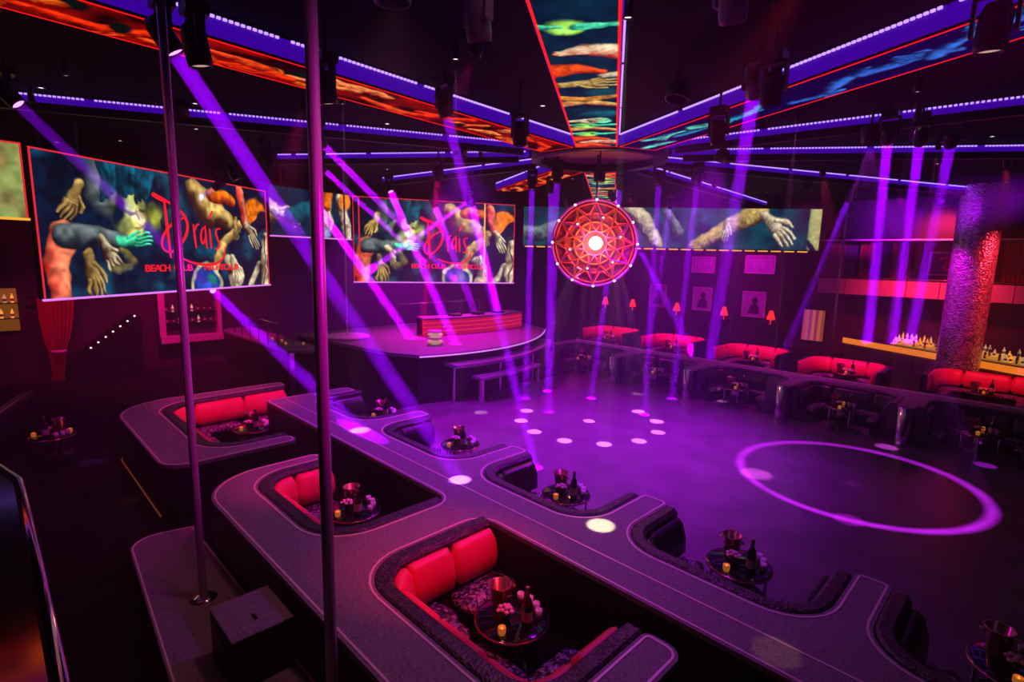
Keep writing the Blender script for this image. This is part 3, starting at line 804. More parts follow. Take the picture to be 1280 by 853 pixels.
dots_cache = {}
STYLE = {-85.4: ('fire', 11, 'red and orange picture of reaching arms, over the first red booth'),
         -55.4: ('mix', 12, 'many-coloured picture of arms, towards the mezzanine'),
         -25.4: ('cyan', 13, 'cyan picture of hands, over the black booths'),
         124.6: ('mix', 14, 'many-coloured picture beyond the starry round lamp'),
         154.6: ('fire', 15, 'red picture in front of the DJ stage screen')}
PLAIN = {5: 'over the bare end of the dance floor', 35: 'leading towards the bar', 65: 'leading over the far red sofas', 95: 'leading towards the framed portraits', 185: 'leading over the stage wing', 215: 'leading over the side terrace', 245: 'leading towards the dark lounge sofa'}
for k in range(12):
    a = -55.4 + 30 * k
    while a > 180: a -= 360
    key = min(STYLE, key=lambda q: abs(q - a)); key = key if abs(key - a) < 1 else None
    lab = f'ceiling spoke with a {STYLE[key][2]}' if key else 'plain dark ceiling spoke with violet LED dots, ' + PLAIN[round(a % 360)]
    t = thing('ceiling_spoke', lab, 'ceiling light', (HUB[0], HUB[1], SPZ), R(a), 'spokes of the ceiling star')
    r1 = R1
    # keep each spoke inside the room and short of the screens
    ca, sa = math.cos(R(a)), math.sin(R(a))
    for lim in ([(X1 - .3 - HUB[0]) / ca] if ca > .01 else [(X0 + 3.2 - HUB[0]) / ca] if ca < -.01 else []) + ([(Y1 - .5 - HUB[1]) / sa] if sa > .01 else [(Y0 + .3 - HUB[1]) / sa] if sa < -.01 else []):
        r1 = min(r1, lim)
    if key in (154.6,): r1 = 7.6
    if key is None and 100 < a % 360 < 215: r1 = min(r1, 9.6)
    if key: MB().box(R0, r1, -HW, HW, .03, CEIL - SPZ).build('casing', 'blackmetal', t)
    else: MB().box(R0 + .3, r1, -.06, .06, .03, CEIL - SPZ).build('casing', 'blackmetal', t)
    hw = HW if key else .06
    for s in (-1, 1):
        MB().box(R0 + .02, r1, min(s * hw, s * (hw + .02)), max(s * hw, s * (hw + .02)), .06 if key else .16, .30).build('painted_glow_side', 'blueglow', t)  # side face with the LED glow painted in
        mb = MB(); x = R0 + .1
        while x < r1 - .05:
            if (x - R0) % 2.4 < 2.22: mb.box(x, x + .045, s * (hw + .035) - .014, s * (hw + .035) + .014, .27, .30)
            x += .075
        d = mb.build('led_dots', 'ledblue', t); d['kind'] = 'stuff'
    if key:
        c = paint_spoke(STYLE[key][0], STYLE[key][1])
        f = (r1 - R0) / (R1 - R0); wq = int(c.w * f); c.im = c.im[:, :wq]; c.w = wq
        c.grid('picture', lambda x, y: np.stack([R0 + x * (r1 - R0), (y - .5) * 2 * HW, np.full_like(x, .02)], 1), t)
    else:
        MB().box(R0 + .3, r1, -.05, .05, 0.0, .03).build('bottom_edge', 'blackmetal', t)

hb = thing('ceiling_hub', 'dark ring at the centre of the ceiling star above the starry round lamp', 'ceiling ring', (HUB[0], HUB[1], SPZ))
MB().lathe([(1.55, .0), (1.82, .0), (1.82, CEIL - SPZ), (1.55, CEIL - SPZ), (1.55, 0)], 48).build('ring', 'blackmetal', hb)
MB().lathe([(0, .2), (1.55, .2)], 48).build('inner_disc', mat('bronze_disc', (.25, .14, .12), .5), hb)

# ------------------------------------------------------------------ round starry lamp hanging at the centre
md = thing('mandala_lamp', 'round red lattice lamp with a blazing white centre above the dance floor', 'lamp', (HUB[0], HUB[1], 5.03), R(45))
def ring_pts(r, n=48, y=0.0): return [(r * math.cos(2 * math.pi * i / n), y, r * math.sin(2 * math.pi * i / n)) for i in range(n)]
mred = mat('red_lattice', (.5, .04, .06), .35, emit=(1.0, .03, .06), es=.24)
mviolet = mat('violet_lattice', (.3, .05, .35), .35, emit=(.75, .02, .7), es=.22)
morange = mat('orange_lattice', (.5, .12, .03), .35, emit=(1.0, .13, .03), es=.26)
for r, w_, m_ in ((1.18, .035, mviolet), (1.08, .02, mred), (.82, .03, mred), (.58, .025, morange), (.34, .025, mviolet)):
    MB().tube(ring_pts(r), w_, 8, True).build('ring', m_, md)
for i in range(12):
    a = 2 * math.pi * i / 12; b = a + 2 * math.pi / 12; m_ = a + math.pi / 12
    P = lambda r, q, y=0.0: (r * math.cos(q), y, r * math.sin(q))
    MB().tube([P(.34, a, -.1), P(.62, m_, -.07), P(1.08, a, 0)], .02, 6).build('petal', mred if i % 2 else morange, md)
    MB().tube([P(.34, b, -.1), P(.62, m_, -.07), P(1.08, b, 0)], .02, 6).build('petal', morange if i % 2 else mviolet, md)
    MB().tube([P(.82, a - .2, -.03), P(1.14, a, -.01), P(.82, a + .2, -.03)], .022, 6).build('outer_petal', mred, md)
    x, y, z = P(1.18, a); MB().lathe([(0, -.035), (.03, -.018), (.035, 0), (.03, .018), (0, .035)], 10).build('bulb', 'lensw', md, (x, -.05, z))
    if i % 2 == 0:
        x, y, z = P(.72, a + .26); MB().lathe([(0, -.03), (.026, -.015), (.03, 0), (.026, .015), (0, .03)], 10).build('bulb', 'lensw', md, (x, -.09, z))
bk = MB(); n = 40
bk.add([(0, .06, 0)] + ring_pts(1.15, n, .04), [(0, 1 + i, 1 + (i + 1) % n) for i in range(n)])
bk.build('back_plate', mat('plum_plate', (.22, .03, .10), .5, emit=(.5, .02, .06), es=.05), md)
fl = MB().lathe([(0, -.19), (.115, -.14), (.175, -.05), (.19, 0), (.175, .05), (.115, .14), (0, .19)], 20).build('flash_bulb', 'flash', md, (0, -.2, 0))
MB().tube([(0, .05, 1.15), (0, .05, SPZ + .2 - 5.03)], .03).build('hanging_rod', 'blackmetal', md)
l = bpy.data.lights.new('flash_light', 'POINT'); l.energy = 120; l.color = (1.0, .20, .07); l.shadow_soft_size = .14
o = bpy.data.objects.new('flash_light', l); COL.objects.link(o); o.parent = md; o.location = (0, -.56, 0)

# ================================================================== moving heads and their beams
def moving_head(src, dst, color, power, size=.17, spread=1.6, label=None, group='moving-head lights on the ceiling', lens='lensv', light=True, ceil=CEIL):
    t = thing('moving_head_light', label or 'black moving-head light hanging from the ceiling and throwing a thin violet beam', 'stage light', src, 0, group)
    s = Vector(src)
    d = (Vector(dst) - s).normalized()
    MB().box(-.13, .13, -.11, .11, .30, .42).build('base', 'blackmetal', t)
    MB().lathe([(.022, .42), (.022, ceil - src[2])], 8).build('drop_pipe', 'blackmetal', t)
    y = MB(); y.box(-.17, -.14, -.05, .05, -.05, .30); y.box(.14, .17, -.05, .05, -.05, .30); y.box(-.17, .17, -.05, .05, .27, .30)
    y.build('yoke', 'blackmetal', t)
    h = MB().lathe([(0, .2), (.09, .2), (.125, .12), (.125, -.14), (.115, -.2), (.098, -.2), (.098, -.17)], 18).build('head', 'blackmetal', t)
    h.rotation_euler = d.to_track_quat('-Z', 'Y').to_euler()
    MB().lathe([(0, -.175), (.098, -.175)], 18).build('lens', lens, h)
    if light:
        l = bpy.data.lights.new('beam', 'AREA'); l.shape = 'DISK'; l.size = size; l.spread = R(spread); l.energy = power * 1.25; l.color = color
        o = bpy.data.objects.new('beam', l); COL.objects.link(o); o.parent = t
        o.location = d * .23; o.rotation_euler = d.to_track_quat('-Z', 'Y').to_euler()
    return t


V = (.32, .0, 1.0); VM = (.52, .0, 1.0); PK = (.8, .02, .9)
BEAMS = [
    # source, target, colour, watts, aperture, spread, what it does
    ((-7.51, 1.78, 7.0), (-6.4, 5.28, 1.0), V, 234, 0.2, 1.4, 'landing on the catwalk before the second red booth'),
    ((-20.0, 5.6, 3.3), (-9.69, 5.32, 1.0), V, 260, 0.24, 1.3, 'leaving from under the large LED screen'),
    ((-12.24, 0.64, 7.0), (-9.69, 5.32, 1.0), V, 60, 0.18, 1.4, 'landing on the catwalk end'),
    ((-11.57, 5.52, 7.0), (-20.2, 16.6, 3.2), VM, 387, 0.16, 1.2, 'crossing before the DJ stage screen'),
    ((-14.98, 7.17, 7.0), (-19.5, 13.6, 4.6), VM, 312, 0.16, 1.2, 'crossing high before the narrow banner'),
    ((-17.7, 8.3, 6.2), (-16.2, 11.0, 1.6), VM, 1564, 0.26, 1.6, 'landing beside the champagne bowls'),
    ((-17.41, 10.92, 7.0), (-14.26, 11.5, 1.6), VM, 1434, 0.26, 1.6, 'landing on the front edge of the DJ stage'),
    ((-17.0, 12.6, 6.6), (-16.6, 14.7, 1.7), VM, 1045, 0.26, 1.6, 'landing beside the first DJ deck'),
    ((-16.2, 13.8, 6.7), (-16.8, 16.1, 1.7), VM, 1250, 0.26, 1.8, 'landing beside the second DJ deck'),
    ((-15.85, 13.5, 6.7), (-19.6, 12.6, 4.7), VM, 306, 0.16, 3.0, 'crossing the logo lettering of the stage screen'),
    ((-7.25, 5.58, 7.0), (-7.57, 8.41, 0.0), V, 152, 0.17, 1.4, 'landing beside the second black booth'),
    ((-3.2, 7.76, 7.0), (-9.2, 20.3, 1.0), V, 234, 0.2, 1.4, 'landing on the far rail'),
    ((-12.33, 17.56, 7.0), (-11.0, 22.0, 1.0), V, 285, 0.22, 1.8, 'landing by the third far red sofa'),
    ((-11.97, 21.35, 7.0), (-14.6, 25.0, 1.5), V, 204, 0.22, 1.8, 'landing by the second far red sofa'),
    ((-2.5, 12.2, 7.0), (-6.3, 31.9, .45), V, 204, 0.18, 1.5, 'crossing behind the bar, first of three side by side'),
    ((-2.1, 12.75, 7.0), (-5.3, 31.9, .45), V, 174, 0.18, 1.5, 'crossing behind the bar, second of three side by side'),
    ((-1.7, 13.3, 7.0), (-4.6, 31.9, .45), V, 174, 0.18, 1.5, 'crossing behind the bar, third of three side by side'),
    ((-5.44, 22.08, 7.0), (-8.9, 28.5, 1.0), (0.25, 0, 1.0), 131, 0.2, 1.8, 'landing beside the striped panel'),
    ((-11.91, 12.64, 6.9), (-11.8, 12.5, 0.0), V, 176, 0.2, 1.6, 'dropping straight to the light circle beside the stage'),
    ((-10.25, 11.9, 6.9), (-10.25, 11.9, 0.0), V, 150, 0.2, 1.6, 'dropping straight to the centre of the light circle'),
    ((-11.96, 13.6, 6.9), (-12.0, 13.8, 0.0), V, 150, 0.18, 1.6, 'dropping straight to the floor behind the light circle'),
    ((-8.2, 13.9, 6.9), (-8.2, 13.9, 0.0), V, 109, 0.18, 1.6, 'dropping straight to the far side of the light circle'),
    ((-9.6, 14.1, 6.9), (-10.4, 14.2, 0.0), V, 122, 0.18, 1.6, 'dropping beside the round lattice lamp'),
    ((-7.4, 14.6, 6.9), (-8.6, 16.3, 0.0), V, 109, 0.18, 1.6, 'landing before the second far-rail booth'),
    ((-12.68, 9.57, 6.9), (-15.0, 10.8, 3.2), (1.0, 0.0, 0.1), 51, 0.16, 1.6, 'throwing a short red beam towards the stage'),
    ((-18.6, 5.6, 6.6), (-20.0, 3.3, 4.5), (0.05, 0.12, 1.0), 42, 0.14, 4.0, 'throwing a short blue beam at the large LED screen'),
]
for s, d, c, p, sz, sp_, nm in BEAMS:
    moving_head(s, d, c, p, sz, sp_, 'black moving-head light, its ' + ('violet beam ' if not nm.startswith('throwing') else 'lamp ') + nm)

moving_head((2.6, 14.0, 6.4), (-5.5, 29.2, 6.7), (.42, 0, 1.0), 120, .35, 11, 'black moving-head light near the ceiling flooding a broad violet haze over the bar side')
# dark silhouettes hanging before the picture spokes
for (x, y, z), dst in (((-6.63, 1.86, 6.7), (-6.6, 3.0, 0)), ((-6.94, 3.44, 6.7), (-7, 4.5, 0)), ((-6.82, 6.89, 6.7), (-6.8, 7.5, 0)), ((-2.72, 7.09, 6.7), (-3.2, 9.0, 0)), ((-.66, 6.6, 6.7), (-1, 7, 0)), ((-4.4, 9.3, 6.8), (-5, 11, 0)), ((-13.6, 5.2, 6.8), (-13, 7, 0)), ((-15.4, 5.0, 6.6), (-14, 8, 0))):
    moving_head((x, y, z), dst, V, 0, label='unlit black moving-head light hanging before the ceiling spokes', group='unlit moving heads on the ceiling', lens='lensdim', light=False)
# two large scoop projectors right above the mezzanine, violet side light put into their colour
for (x, y, z), dst in (((-4.21, 3.64, 6.85), (-5.5, 6.0, 0)), ((-2.3, 4.95, 6.9), (-3.5, 8.5, 0))):
    t = moving_head((x, y, z), dst, V, 0, label='projector with painted-on violet light on a bracket above the mezzanine', group='projectors above the mezzanine', lens='gloss', light=False)
    for ch in t.children:
        if ch.name.startswith(('head', 'yoke')): ch.data.materials[0] = mat('violet_lit_metal', (.35, .25, .4), .4)

# dot-ring projector under the hub: pools of light on the dance floor
def gobo(name, label, src, dst, energy, col, angle, pattern):
    t = thing(name, label, 'stage light', src)
    d = (Vector(dst) - Vector(src)).normalized()
    h = MB().lathe([(0, .16), (.12, .16), (.15, .08), (.15, -.14), (.13, -.18), (.10, -.18), (.10, -.15)], 20).build('barrel', 'blackmetal', t)
    h.rotation_euler = d.to_track_quat('-Z', 'Y').to_euler()
    MB().lathe([(0, -.155), (.10, -.155)], 18).build('lens', 'lensw', h)
    MB().lathe([(.02, .1), (.02, CEIL - src[2])], 8).build('drop_pipe', 'blackmetal', t)
    l = bpy.data.lights.new('gobo_light', 'SPOT'); l.energy = energy; l.color = col; l.spot_size = R(angle); l.spot_blend = .1; l.shadow_soft_size = .02
    l.use_nodes = True; nt = l.node_tree
    em = next(n for n in nt.nodes if n.type == 'EMISSION')
    tc = nt.nodes.new('ShaderNodeTexCoord')
    sep = nt.nodes.new('ShaderNodeSeparateXYZ'); nt.links.new(tc.outputs['Normal'], sep.inputs[0])
    def math_(op, a, b=None):
        n = nt.nodes.new('ShaderNodeMath'); n.operation = op
        for i, q in enumerate((a, b)):
            if q is None: continue
            if isinstance(q, (int, float)): n.inputs[i].default_value = q
            else: nt.links.new(q, n.inputs[i])
        return n.outputs[0]
    X = math_('DIVIDE', sep.outputs[0], math_('ABSOLUTE', sep.outputs[2])); Y = math_('DIVIDE', sep.outputs[1], math_('ABSOLUTE', sep.outputs[2]))
    pattern(nt, em, X, Y, math_)
    o = bpy.data.objects.new('gobo_light', l); COL.objects.link(o); o.parent = t
    o.location = d * .22; o.rotation_euler = d.to_track_quat('-Z', 'Y').to_euler()


def dots12(nt, em, X, Y, m):
    ang = m('ARCTAN2', Y, X); rad = m('SQRT', m('ADD', m('MULTIPLY', X, X), m('MULTIPLY', Y, Y)))
    q = m('MULTIPLY', m('SUBTRACT', m('FRACT', m('MULTIPLY', m('ADD', ang, math.pi), 12 / (2 * math.pi))), .5), 2 * math.pi / 12)
    dx = m('MULTIPLY', q, rad); dy = m('SUBTRACT', rad, .30)
    dd = m('SQRT', m('ADD', m('MULTIPLY', dx, dx), m('MULTIPLY', dy, dy)))
    a = m('LESS_THAN', dd, .030)
    b = m('LESS_THAN', rad, .026)
    nt.links.new(m('MULTIPLY', m('ADD', a, b), 1.0), em.inputs['Strength'])


def ring_gobo(nt, em, X, Y, m):
    rad = m('SQRT', m('ADD', m('MULTIPLY', X, X), m('MULTIPLY', Y, Y)))
    a = m('SUBTRACT', 1.0, m('MINIMUM', m('DIVIDE', m('ABSOLUTE', m('SUBTRACT', rad, .33)), .022), 1.0))
    nt.links.new(a, em.inputs['Strength'])


gobo('pattern_projector', 'small black pattern projector beside the ceiling ring making the circle of light spots', (HUB[0] + .5, HUB[1] - .6, 6.75), (-8.9, 12.1, 0), 20000, (1.0, .32, .9), 44, dots12)
gobo('pattern_projector', 'small black pattern projector making the large violet ring on the dance floor', (-2.6, 11.4, 6.9), (-2.55, 13.0, 0), 16000, (.65, .02, 1.0), 52, ring_gobo)
# single pin spots: pools on floor and platform
PIN = [((-11.55, 10.3, 0), (1, .55, .8), 6000, 3.6, 'the floor before the DJ stage'), ((-5.54, 10.6, 0), (1, .7, .7), 6000, 3.6, 'the open dance floor'),
       ((-7.3, 17.3, 0), (.9, .4, 1), 5000, 3.6, 'the floor at the third far-rail booth'), ((-9.7, 15.9, 0), (1, .5, .9), 5000, 3.6, 'the floor at the second far-rail booth'),
       ((-9.69, 5.32, 1.0), (1, .4, 1), 8000, 4.2, 'the catwalk at the first black booth'), ((-6.4, 5.28, 1.0), (1, .45, 1), 9000, 3.6, 'the catwalk at the third black booth'),
       ((-3.95, 5.75, 1.0), (1, .85, .45), 9000, 4.0, 'the arm after the third black booth'), ((-4.1, 11.8, 0), (1, .15, 1), 7000, 6.0, 'the rim of the large light ring'),
       ((-1.9, 9.5, 0), (.8, .02, 1), 6000, 4.6, 'an added reflection before the fourth black booth'), ((-2.1, 10.9, 0), (.7, .02, 1), 4500, 4.6, 'the near edge of the large light ring'), ((-2.4, 12.9, 0), (.7, .02, 1), 3500, 4.2, 'an added reflection inside the large light ring'),  # these three are added to imitate beam reflections on the floor
       ((-2.5, 16.2, 0), (.9, .1, 1), 8000, 4.6, 'the fourth far-rail booth end'), ((-.6, 16.5, 0), (.6, .02, 1), 5000, 4.0, 'the fifth far-rail booth'),
       ((-1.4, 5.0, 1.0), (1, .45, .2), 260, 4.6, 'the catwalk beside the third red booth'), ((-11.6, 1.65, 0), (1, .45, .3), 500, 4.2, 'the carpet before the booth island'), ((-14.2, 1.4, 0), (.3, .1, 1), 2600, 5.0, 'the carpet by the dark lounge sofa')]
for p, c, en, an, where in PIN:
    src = (p[0] + .25, p[1] - .35, 7.35)
    t = thing('pin_spot', f'tiny black pin spot on the ceiling lighting {where}', 'stage light', src, 0, 'pin spots on the ceiling')
    d = (Vector(p) - Vector(src)).normalized()
    h = MB().lathe([(0, .1), (.05, .1), (.06, -.1), (.045, -.1), (.045, -.08)], 12).build('barrel', 'blackmetal', t); h.rotation_euler = d.to_track_quat('-Z', 'Y').to_euler()
    MB().lathe([(0, -.085), (.045, -.085)], 12).build('lens', 'lensw', h)
    MB().box(-.015, .015, -.015, .015, .05, CEIL - 7.35).build('bracket', 'blackmetal', t)
    l = bpy.data.lights.new('pin', 'SPOT'); l.energy = en; l.color = c; l.spot_size = R(an); l.spot_blend = .6; l.shadow_soft_size = .01
    o = bpy.data.objects.new('pin', l); COL.objects.link(o); o.parent = t; o.location = d * .12; o.rotation_euler = d.to_track_quat('-Z', 'Y').to_euler()

# par cans added around the fill lights
for p, tg, c, e, a, where in FILL_WASH:
    t = thing('added_wash_can', f'added round black wash can on the ceiling colouring {where}', 'stage light', (p[0], p[1], p[2]), 0, 'added wash cans on the ceiling')
    d = (Vector(tg) - Vector(p)).normalized()
    h = MB().lathe([(0, .3), (.12, .3), (.17, .22), (.19, .03), (.175, .03), (.15, .2), (0, .22)], 18).build('can', 'blackmetal', t); h.rotation_euler = d.to_track_quat('-Z', 'Y').to_euler()
    MB().box(-.02, .02, -.02, .02, .15, CEIL - p[2]).build('bracket', 'blackmetal', t)

# recessed ceiling downlights
rg = random.Random(5)
dl = thing('downlight', 'small recessed ceiling downlight glowing faintly', 'downlight', (0, 0, 0), 0, 'recessed downlights')
MB().lathe([(.045, 0), (.075, 0), (.075, -.012), (.045, -.012)], 14).build('bezel', 'blackmetal', dl)
MB().lathe([(0, -.004), (.045, -.004)], 14).build('lamp', 'lensw', dl)
first = True
DL = [(-4.9, 4.2), (-7.5, 8.2), (-2.0, 6.4), (-4.0, 10.4), (-3.0, 14.0), (-8.9, 2.2), (-12.8, 3.5), (-11.2, 7.0), (-15.4, 4.2), (-16.4, 7.4), (-14.4, 9.4), (-13.2, 16.2), (-10.2, 19.0), (-6.8, 17.8), (-6.0, 21.4), (-2.8, 20.0), (-1.4, 16.6), (-4.4, 24.6), (-9.0, 24.0), (-1.6, 25.4), (-18.8, 3.2), (-17.0, 10.6), (-13.9, 1.2), (-10.4, 4.9), (-7.6, 15.9), (-17.4, 19.6), (-14.2, 23.4), (-12.0, 27.2), (-6.6, 27.8), (-3.2, 29.2), (-.6, 21.8), (.8, 13.2), (-20.6, 2.0), (-21.8, 5.2)]
for x, y in DL:
    o = dl if first else copy_tree(dl); first = False
    o.location = (x, y, CEIL)

# ================================================================== far side of the dance floor
fo = [(-14.9, 18.95, .02), (-14.9, 16.8, .12), (-14.5, 16.8, .12), (-14.5, 18.4, .6)]
for u in (-11.3, -8.3, -5.3, -2.3, .7):
    fo += [(u - .2, 18.4, .6), (u - .2, 16.7, .18), (u + .2, 16.7, .18), (u + .2, 18.4, .6)]
fo += [(3.4, 18.4, .3), (3.4, 18.95, .02)]
FP = rounded(fo)
if sum(FP[i - 1][0] * FP[i][1] - FP[i][0] * FP[i - 1][1] for i in range(len(FP))) < 0: FP = FP[::-1]
t = thing('far_partition', 'long low partition with chrome-ended arms beyond the dance floor', 'partition')
MB().prism(FP, 0, T - .05).build('fascia', 'side', t)
MB().prism(FP, T - .05, T).build('top', 'top', t)
MB().sweep([(-14.8, 18.88), (3.3, 18.88)], [(-.03, T), (.03, T), (.03, T + .04), (-.03, T + .04)]).build('bright_rail', 'pin', t)
for u in (-14.7, -11.3, -8.3, -5.3, -2.3, .7):
    MB().lathe([(.16, 0), (.16, .98), (.13, 1.0), (0, 1.0)], 20, (u, 16.72)).build('end_post', 'chrome', t)
FARB = [(-14.5, -11.5), (-11.1, -8.5), (-8.1, -5.5), (-5.1, -2.5), (-2.1, .5)]
for i, (a, b) in enumerate(FARB):
    booth('banquette_sofa', f'dark U-shaped sofa in the {ORD[i]} booth under the far rail from the stage', 'sofa',
          [(b, 16.95), (b, 18.4, .6), (a, 18.4, .6), (a, 16.95)], 5, 4, 'black', 'dark booths under the far rail', zb=(.42, .9), rimw=.18, seat_d=.48)
# red U sofas behind the rail
FARR = [-15.9, -12.3, -8.6, -5.1, -1.2]
for i, u in enumerate(FARR):
    hw = 1.35 if i < 4 else 1.5
    y0 = [22.3, 22.2, 22.0, 21.4, 22.4][i]; y1 = y0 + 2.1
    pth = [(u + hw, y0), (u + hw, y1, .75), (u - hw, y1, .75), (u - hw, y0)]
    tt = booth('banquette_sofa', f'red U-shaped sofa, {ORD[i]} behind the far rail from the stage', 'sofa', pth, 5, 4, 'red', 'red sofas behind the far rail', zb=(.45, 1.0), rimw=.1, seat_d=.55)
    MB().sweep(resample([(q[0] - tt.location.x, q[1] - tt.location.y) for q in rounded(pth, 8, False)]), [(.01, 0), (.01, T), (-.08, T), (-.08, 0)]).build('back_shell', 'side', tt)

# sequined round column
cl = thing('round_column', 'tall round column covered in glittering sequins before the bar', 'column', (-2.2, 26.1, -.012))
MB().lathe([(0, 0), (.8, 0), (.8, .25), (.66, .3)], 32).build('base', 'blackmetal', cl)
MB().lathe([(.66, .28), (.66, CEIL + .012)], 40).build('shaft', 'sequin', cl)

# bar counter with glowing edge
bx0, by0, bx1, by1 = -6.9, 30.2, 3.2, 24.6
ba = math.atan2(by1 - by0, bx1 - bx0); bl = math.hypot(bx1 - bx0, by1 - by0)
br = thing('bar_counter', 'long bar counter with a glowing amber top edge behind the round column', 'bar', (bx0, by0, 0), ba)
MB().box(0, bl, 0, .55, -.012, 1.02).build('front', mat('bar_panel', (.22, .10, .10), .5), br)
MB().box(-.05, bl, -.1, .7, 1.02, 1.1).build('worktop', 'gloss', br)
MB().box(-.05, bl, -.13, -.1, .80, 1.06).build('glowing_edge', 'barglow', br)
k = .4
while k < bl:
    MB().box(k, k + .02, -.012, 0, 0, 1.0).build('panel_joint', 'side', br); k += 1.0
# bar glassware and bottles: each a thing
bproto = {}
def bottle_proto(m, h=.32, r=.042):
    t = thing('bottle', '', 'bottle')
    MB().lathe([(0, 0), (r, 0), (r, h * .55), (r * .8, h * .65), (r * .36, h * .75), (r * .33, h * .95), (r * .4, h), (0, h)], 12).build('body', m, t)
    MB().lathe([(r * 1.01, h * .15), (r * 1.01, h * .42)], 12).build('label', 'label', t)
    MB().lathe([(0, h), (r * .42, h), (r * .42, h * .93), (0, h * .93)], 10).build('cap', 'chrome', t)
    return t
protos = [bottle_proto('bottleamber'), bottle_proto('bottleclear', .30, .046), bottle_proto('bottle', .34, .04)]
used = [False] * 3
def put_bottle(kind, loc, label, group):
    o = protos[kind] if not used[kind] else copy_tree(protos[kind]); used[kind] = True
    o.location = loc; o['label'] = label; o['group'] = group
    return o
rg = random.Random(3)
sh = thing('bar_island_shelf', 'stepped bottle shelf lit amber on the bar counter', 'shelf', (bx0, by0, 1.1), ba)
for z in range(3):
    MB().box(2.2, bl - .3, .16 + .12 * z, .30 + .12 * z, .0, .04 + .11 * z).build('tier', mat('lit_shelf', (.4, .2, .05), .4, emit=(1.0, .42, .06), es=.3 + .15 * z), sh)
ca, sa = math.cos(ba), math.sin(ba)
for z in range(3):
    k = 2.35 + .07 * z
    while k < bl - .4:
        yy = .23 + .12 * z
        kind = rg.choice((0, 0, 1, 2))
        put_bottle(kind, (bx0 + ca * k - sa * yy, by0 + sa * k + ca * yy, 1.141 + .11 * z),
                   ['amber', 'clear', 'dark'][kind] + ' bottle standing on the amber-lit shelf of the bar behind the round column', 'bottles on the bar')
        k += rg.choice((.16, .2, .28, .5))

# back wall dressing behind the bar and the sofas
so = thing('wall_soffit', 'dark boxed soffit over the bar beside the teal banner', 'soffit', (0, 0, 0))
MB().box(-9.2, 3.0, 29.2, 32.0, 5.75, CEIL).build('box', 'side', so)
MB().box(-9.2, 3.0, 29.16, 29.2, 5.72, 5.78).build('edge_trim', 'pin', so)
bd = thing('balcony_front', 'pink and red lit balcony front above the bar', 'balcony', (0, 0, 0))
for k in range(8):
    MB().box(-8.6 + 1.25 * k, -7.38 + 1.25 * k, 30.9, 31.0, 3.15, 3.9).build('panel', 'pinkwall', bd)
MB().box(-8.6, 1.4, 31.0, 32.0, 3.1, 3.25).build('slab', 'side', bd)
MB().tube([(-8.6, 30.95, 4.0), (1.4, 30.95, 4.0)], .03).build('handrail', 'chrome', bd)
# red drapes hung above the balcony
for k in (0, 1, 2, 4, 5, 6):
    x0 = -8.4 + 1.35 * k
    dr = thing('drape', 'red pleated drape lit from above over the balcony', 'drape', (x0, 31.7, 4.0), 0, 'red drapes over the balcony')
    ww = rg.uniform(.6, .95)
    pts = [(ww * i / 28, .07 * math.sin(i * 1.35)) for i in range(29)]
    MB().sweep(pts, [(0, 0), (0, 1.75), (.015, 1.75), (.015, 0)]).build('cloth', 'curtain', dr)
    MB().tube([(-.05, 0, 1.72), (ww + .05, 0, 1.72)], .025).build('rod', 'blackmetal', dr)
    for i in range(5): MB().tube([(ww * i / 4 - .01, 0, 1.72), (ww * i / 4 + .01, 0, 1.72)], .04, 8).build('ring', 'chrome', dr)
# striped glowing panel
pn = thing('striped_panel', 'upright pink and amber striped light panel beside the far pole', 'panel', (-9.4, 31.88, .5))
for k in range(7):
    MB().box(.15 * k, .15 * k + .13, -.05, .05, 0, 1.65).build('strip', mat('strip_light', (.4, .2, .2), .5, emit=[(1, .1, .5), (1, .25, .3), (.8, .05, .6), (1, .4, .1), (.6, .05, .3), (1, .35, .05), (.5, .15, .05)][k], es=.28), pn)
MB().box(-.06, 1.1, .05, .1, -.06, 1.71).build('backing', 'side', pn)


def framed(label, c, w_, h, art):
    t = thing('framed_picture', label, 'picture', (c[0], Y1, c[1]))
    for b in ((-w_ / 2, w_ / 2, h / 2 - .05, h / 2), (-w_ / 2, w_ / 2, -h / 2, -h / 2 + .05), (-w_ / 2, -w_ / 2 + .05, -h / 2, h / 2), (w_ / 2 - .05, w_ / 2, -h / 2, h / 2)):
        MB().box(b[0], b[1], -.07, 0, b[2], b[3]).build('frame_rail', 'pin', t)
    MB().box(-w_ / 2 + .04, w_ / 2 - .04, -.03, 0, -h / 2 + .04, h / 2 - .04).build('sheet', 'poster', t)
    art(t, w_, h)
    return t


def art_figure(t, w_, h):
    MB().lathe([(0, -.034), (.16, -.034)], 16).build('ink_head', 'ink', t, (0.05, 0, .22)).rotation_euler = (0, 0, 0)
    m = MB(); pts = [(-.32, -.55), (-.2, -.1), (-.05, .02), (.2, .02), (.3, -.15), (.34, -.55)]
    m.add([(x, -.036, z) for x, z in pts], [(0, 1, 2, 3, 4, 5)]); m.build('ink_shoulders', 'ink', t)
    m = MB(); pts = [(.05 + .17 * math.cos(a * math.pi / 8), .22 + .2 * math.sin(a * math.pi / 8)) for a in range(16)]
    m.add([(x, -.038, z) for x, z in pts], [tuple(range(16))]); m.build('ink_face', 'ink', t)


def art_lines(t, w_, h):
    m = MB()
    for k in range(9):
        x = -w_ * .36 + w_ * .09 * k
        stroke(m, bez([(x, h * .32), (x + .1 * math.sin(k * 2), 0), (x + .12, -h * .1 - .1 * (k % 3))]), .028, -.036)
    m.build('ink_strokes', 'white', t)


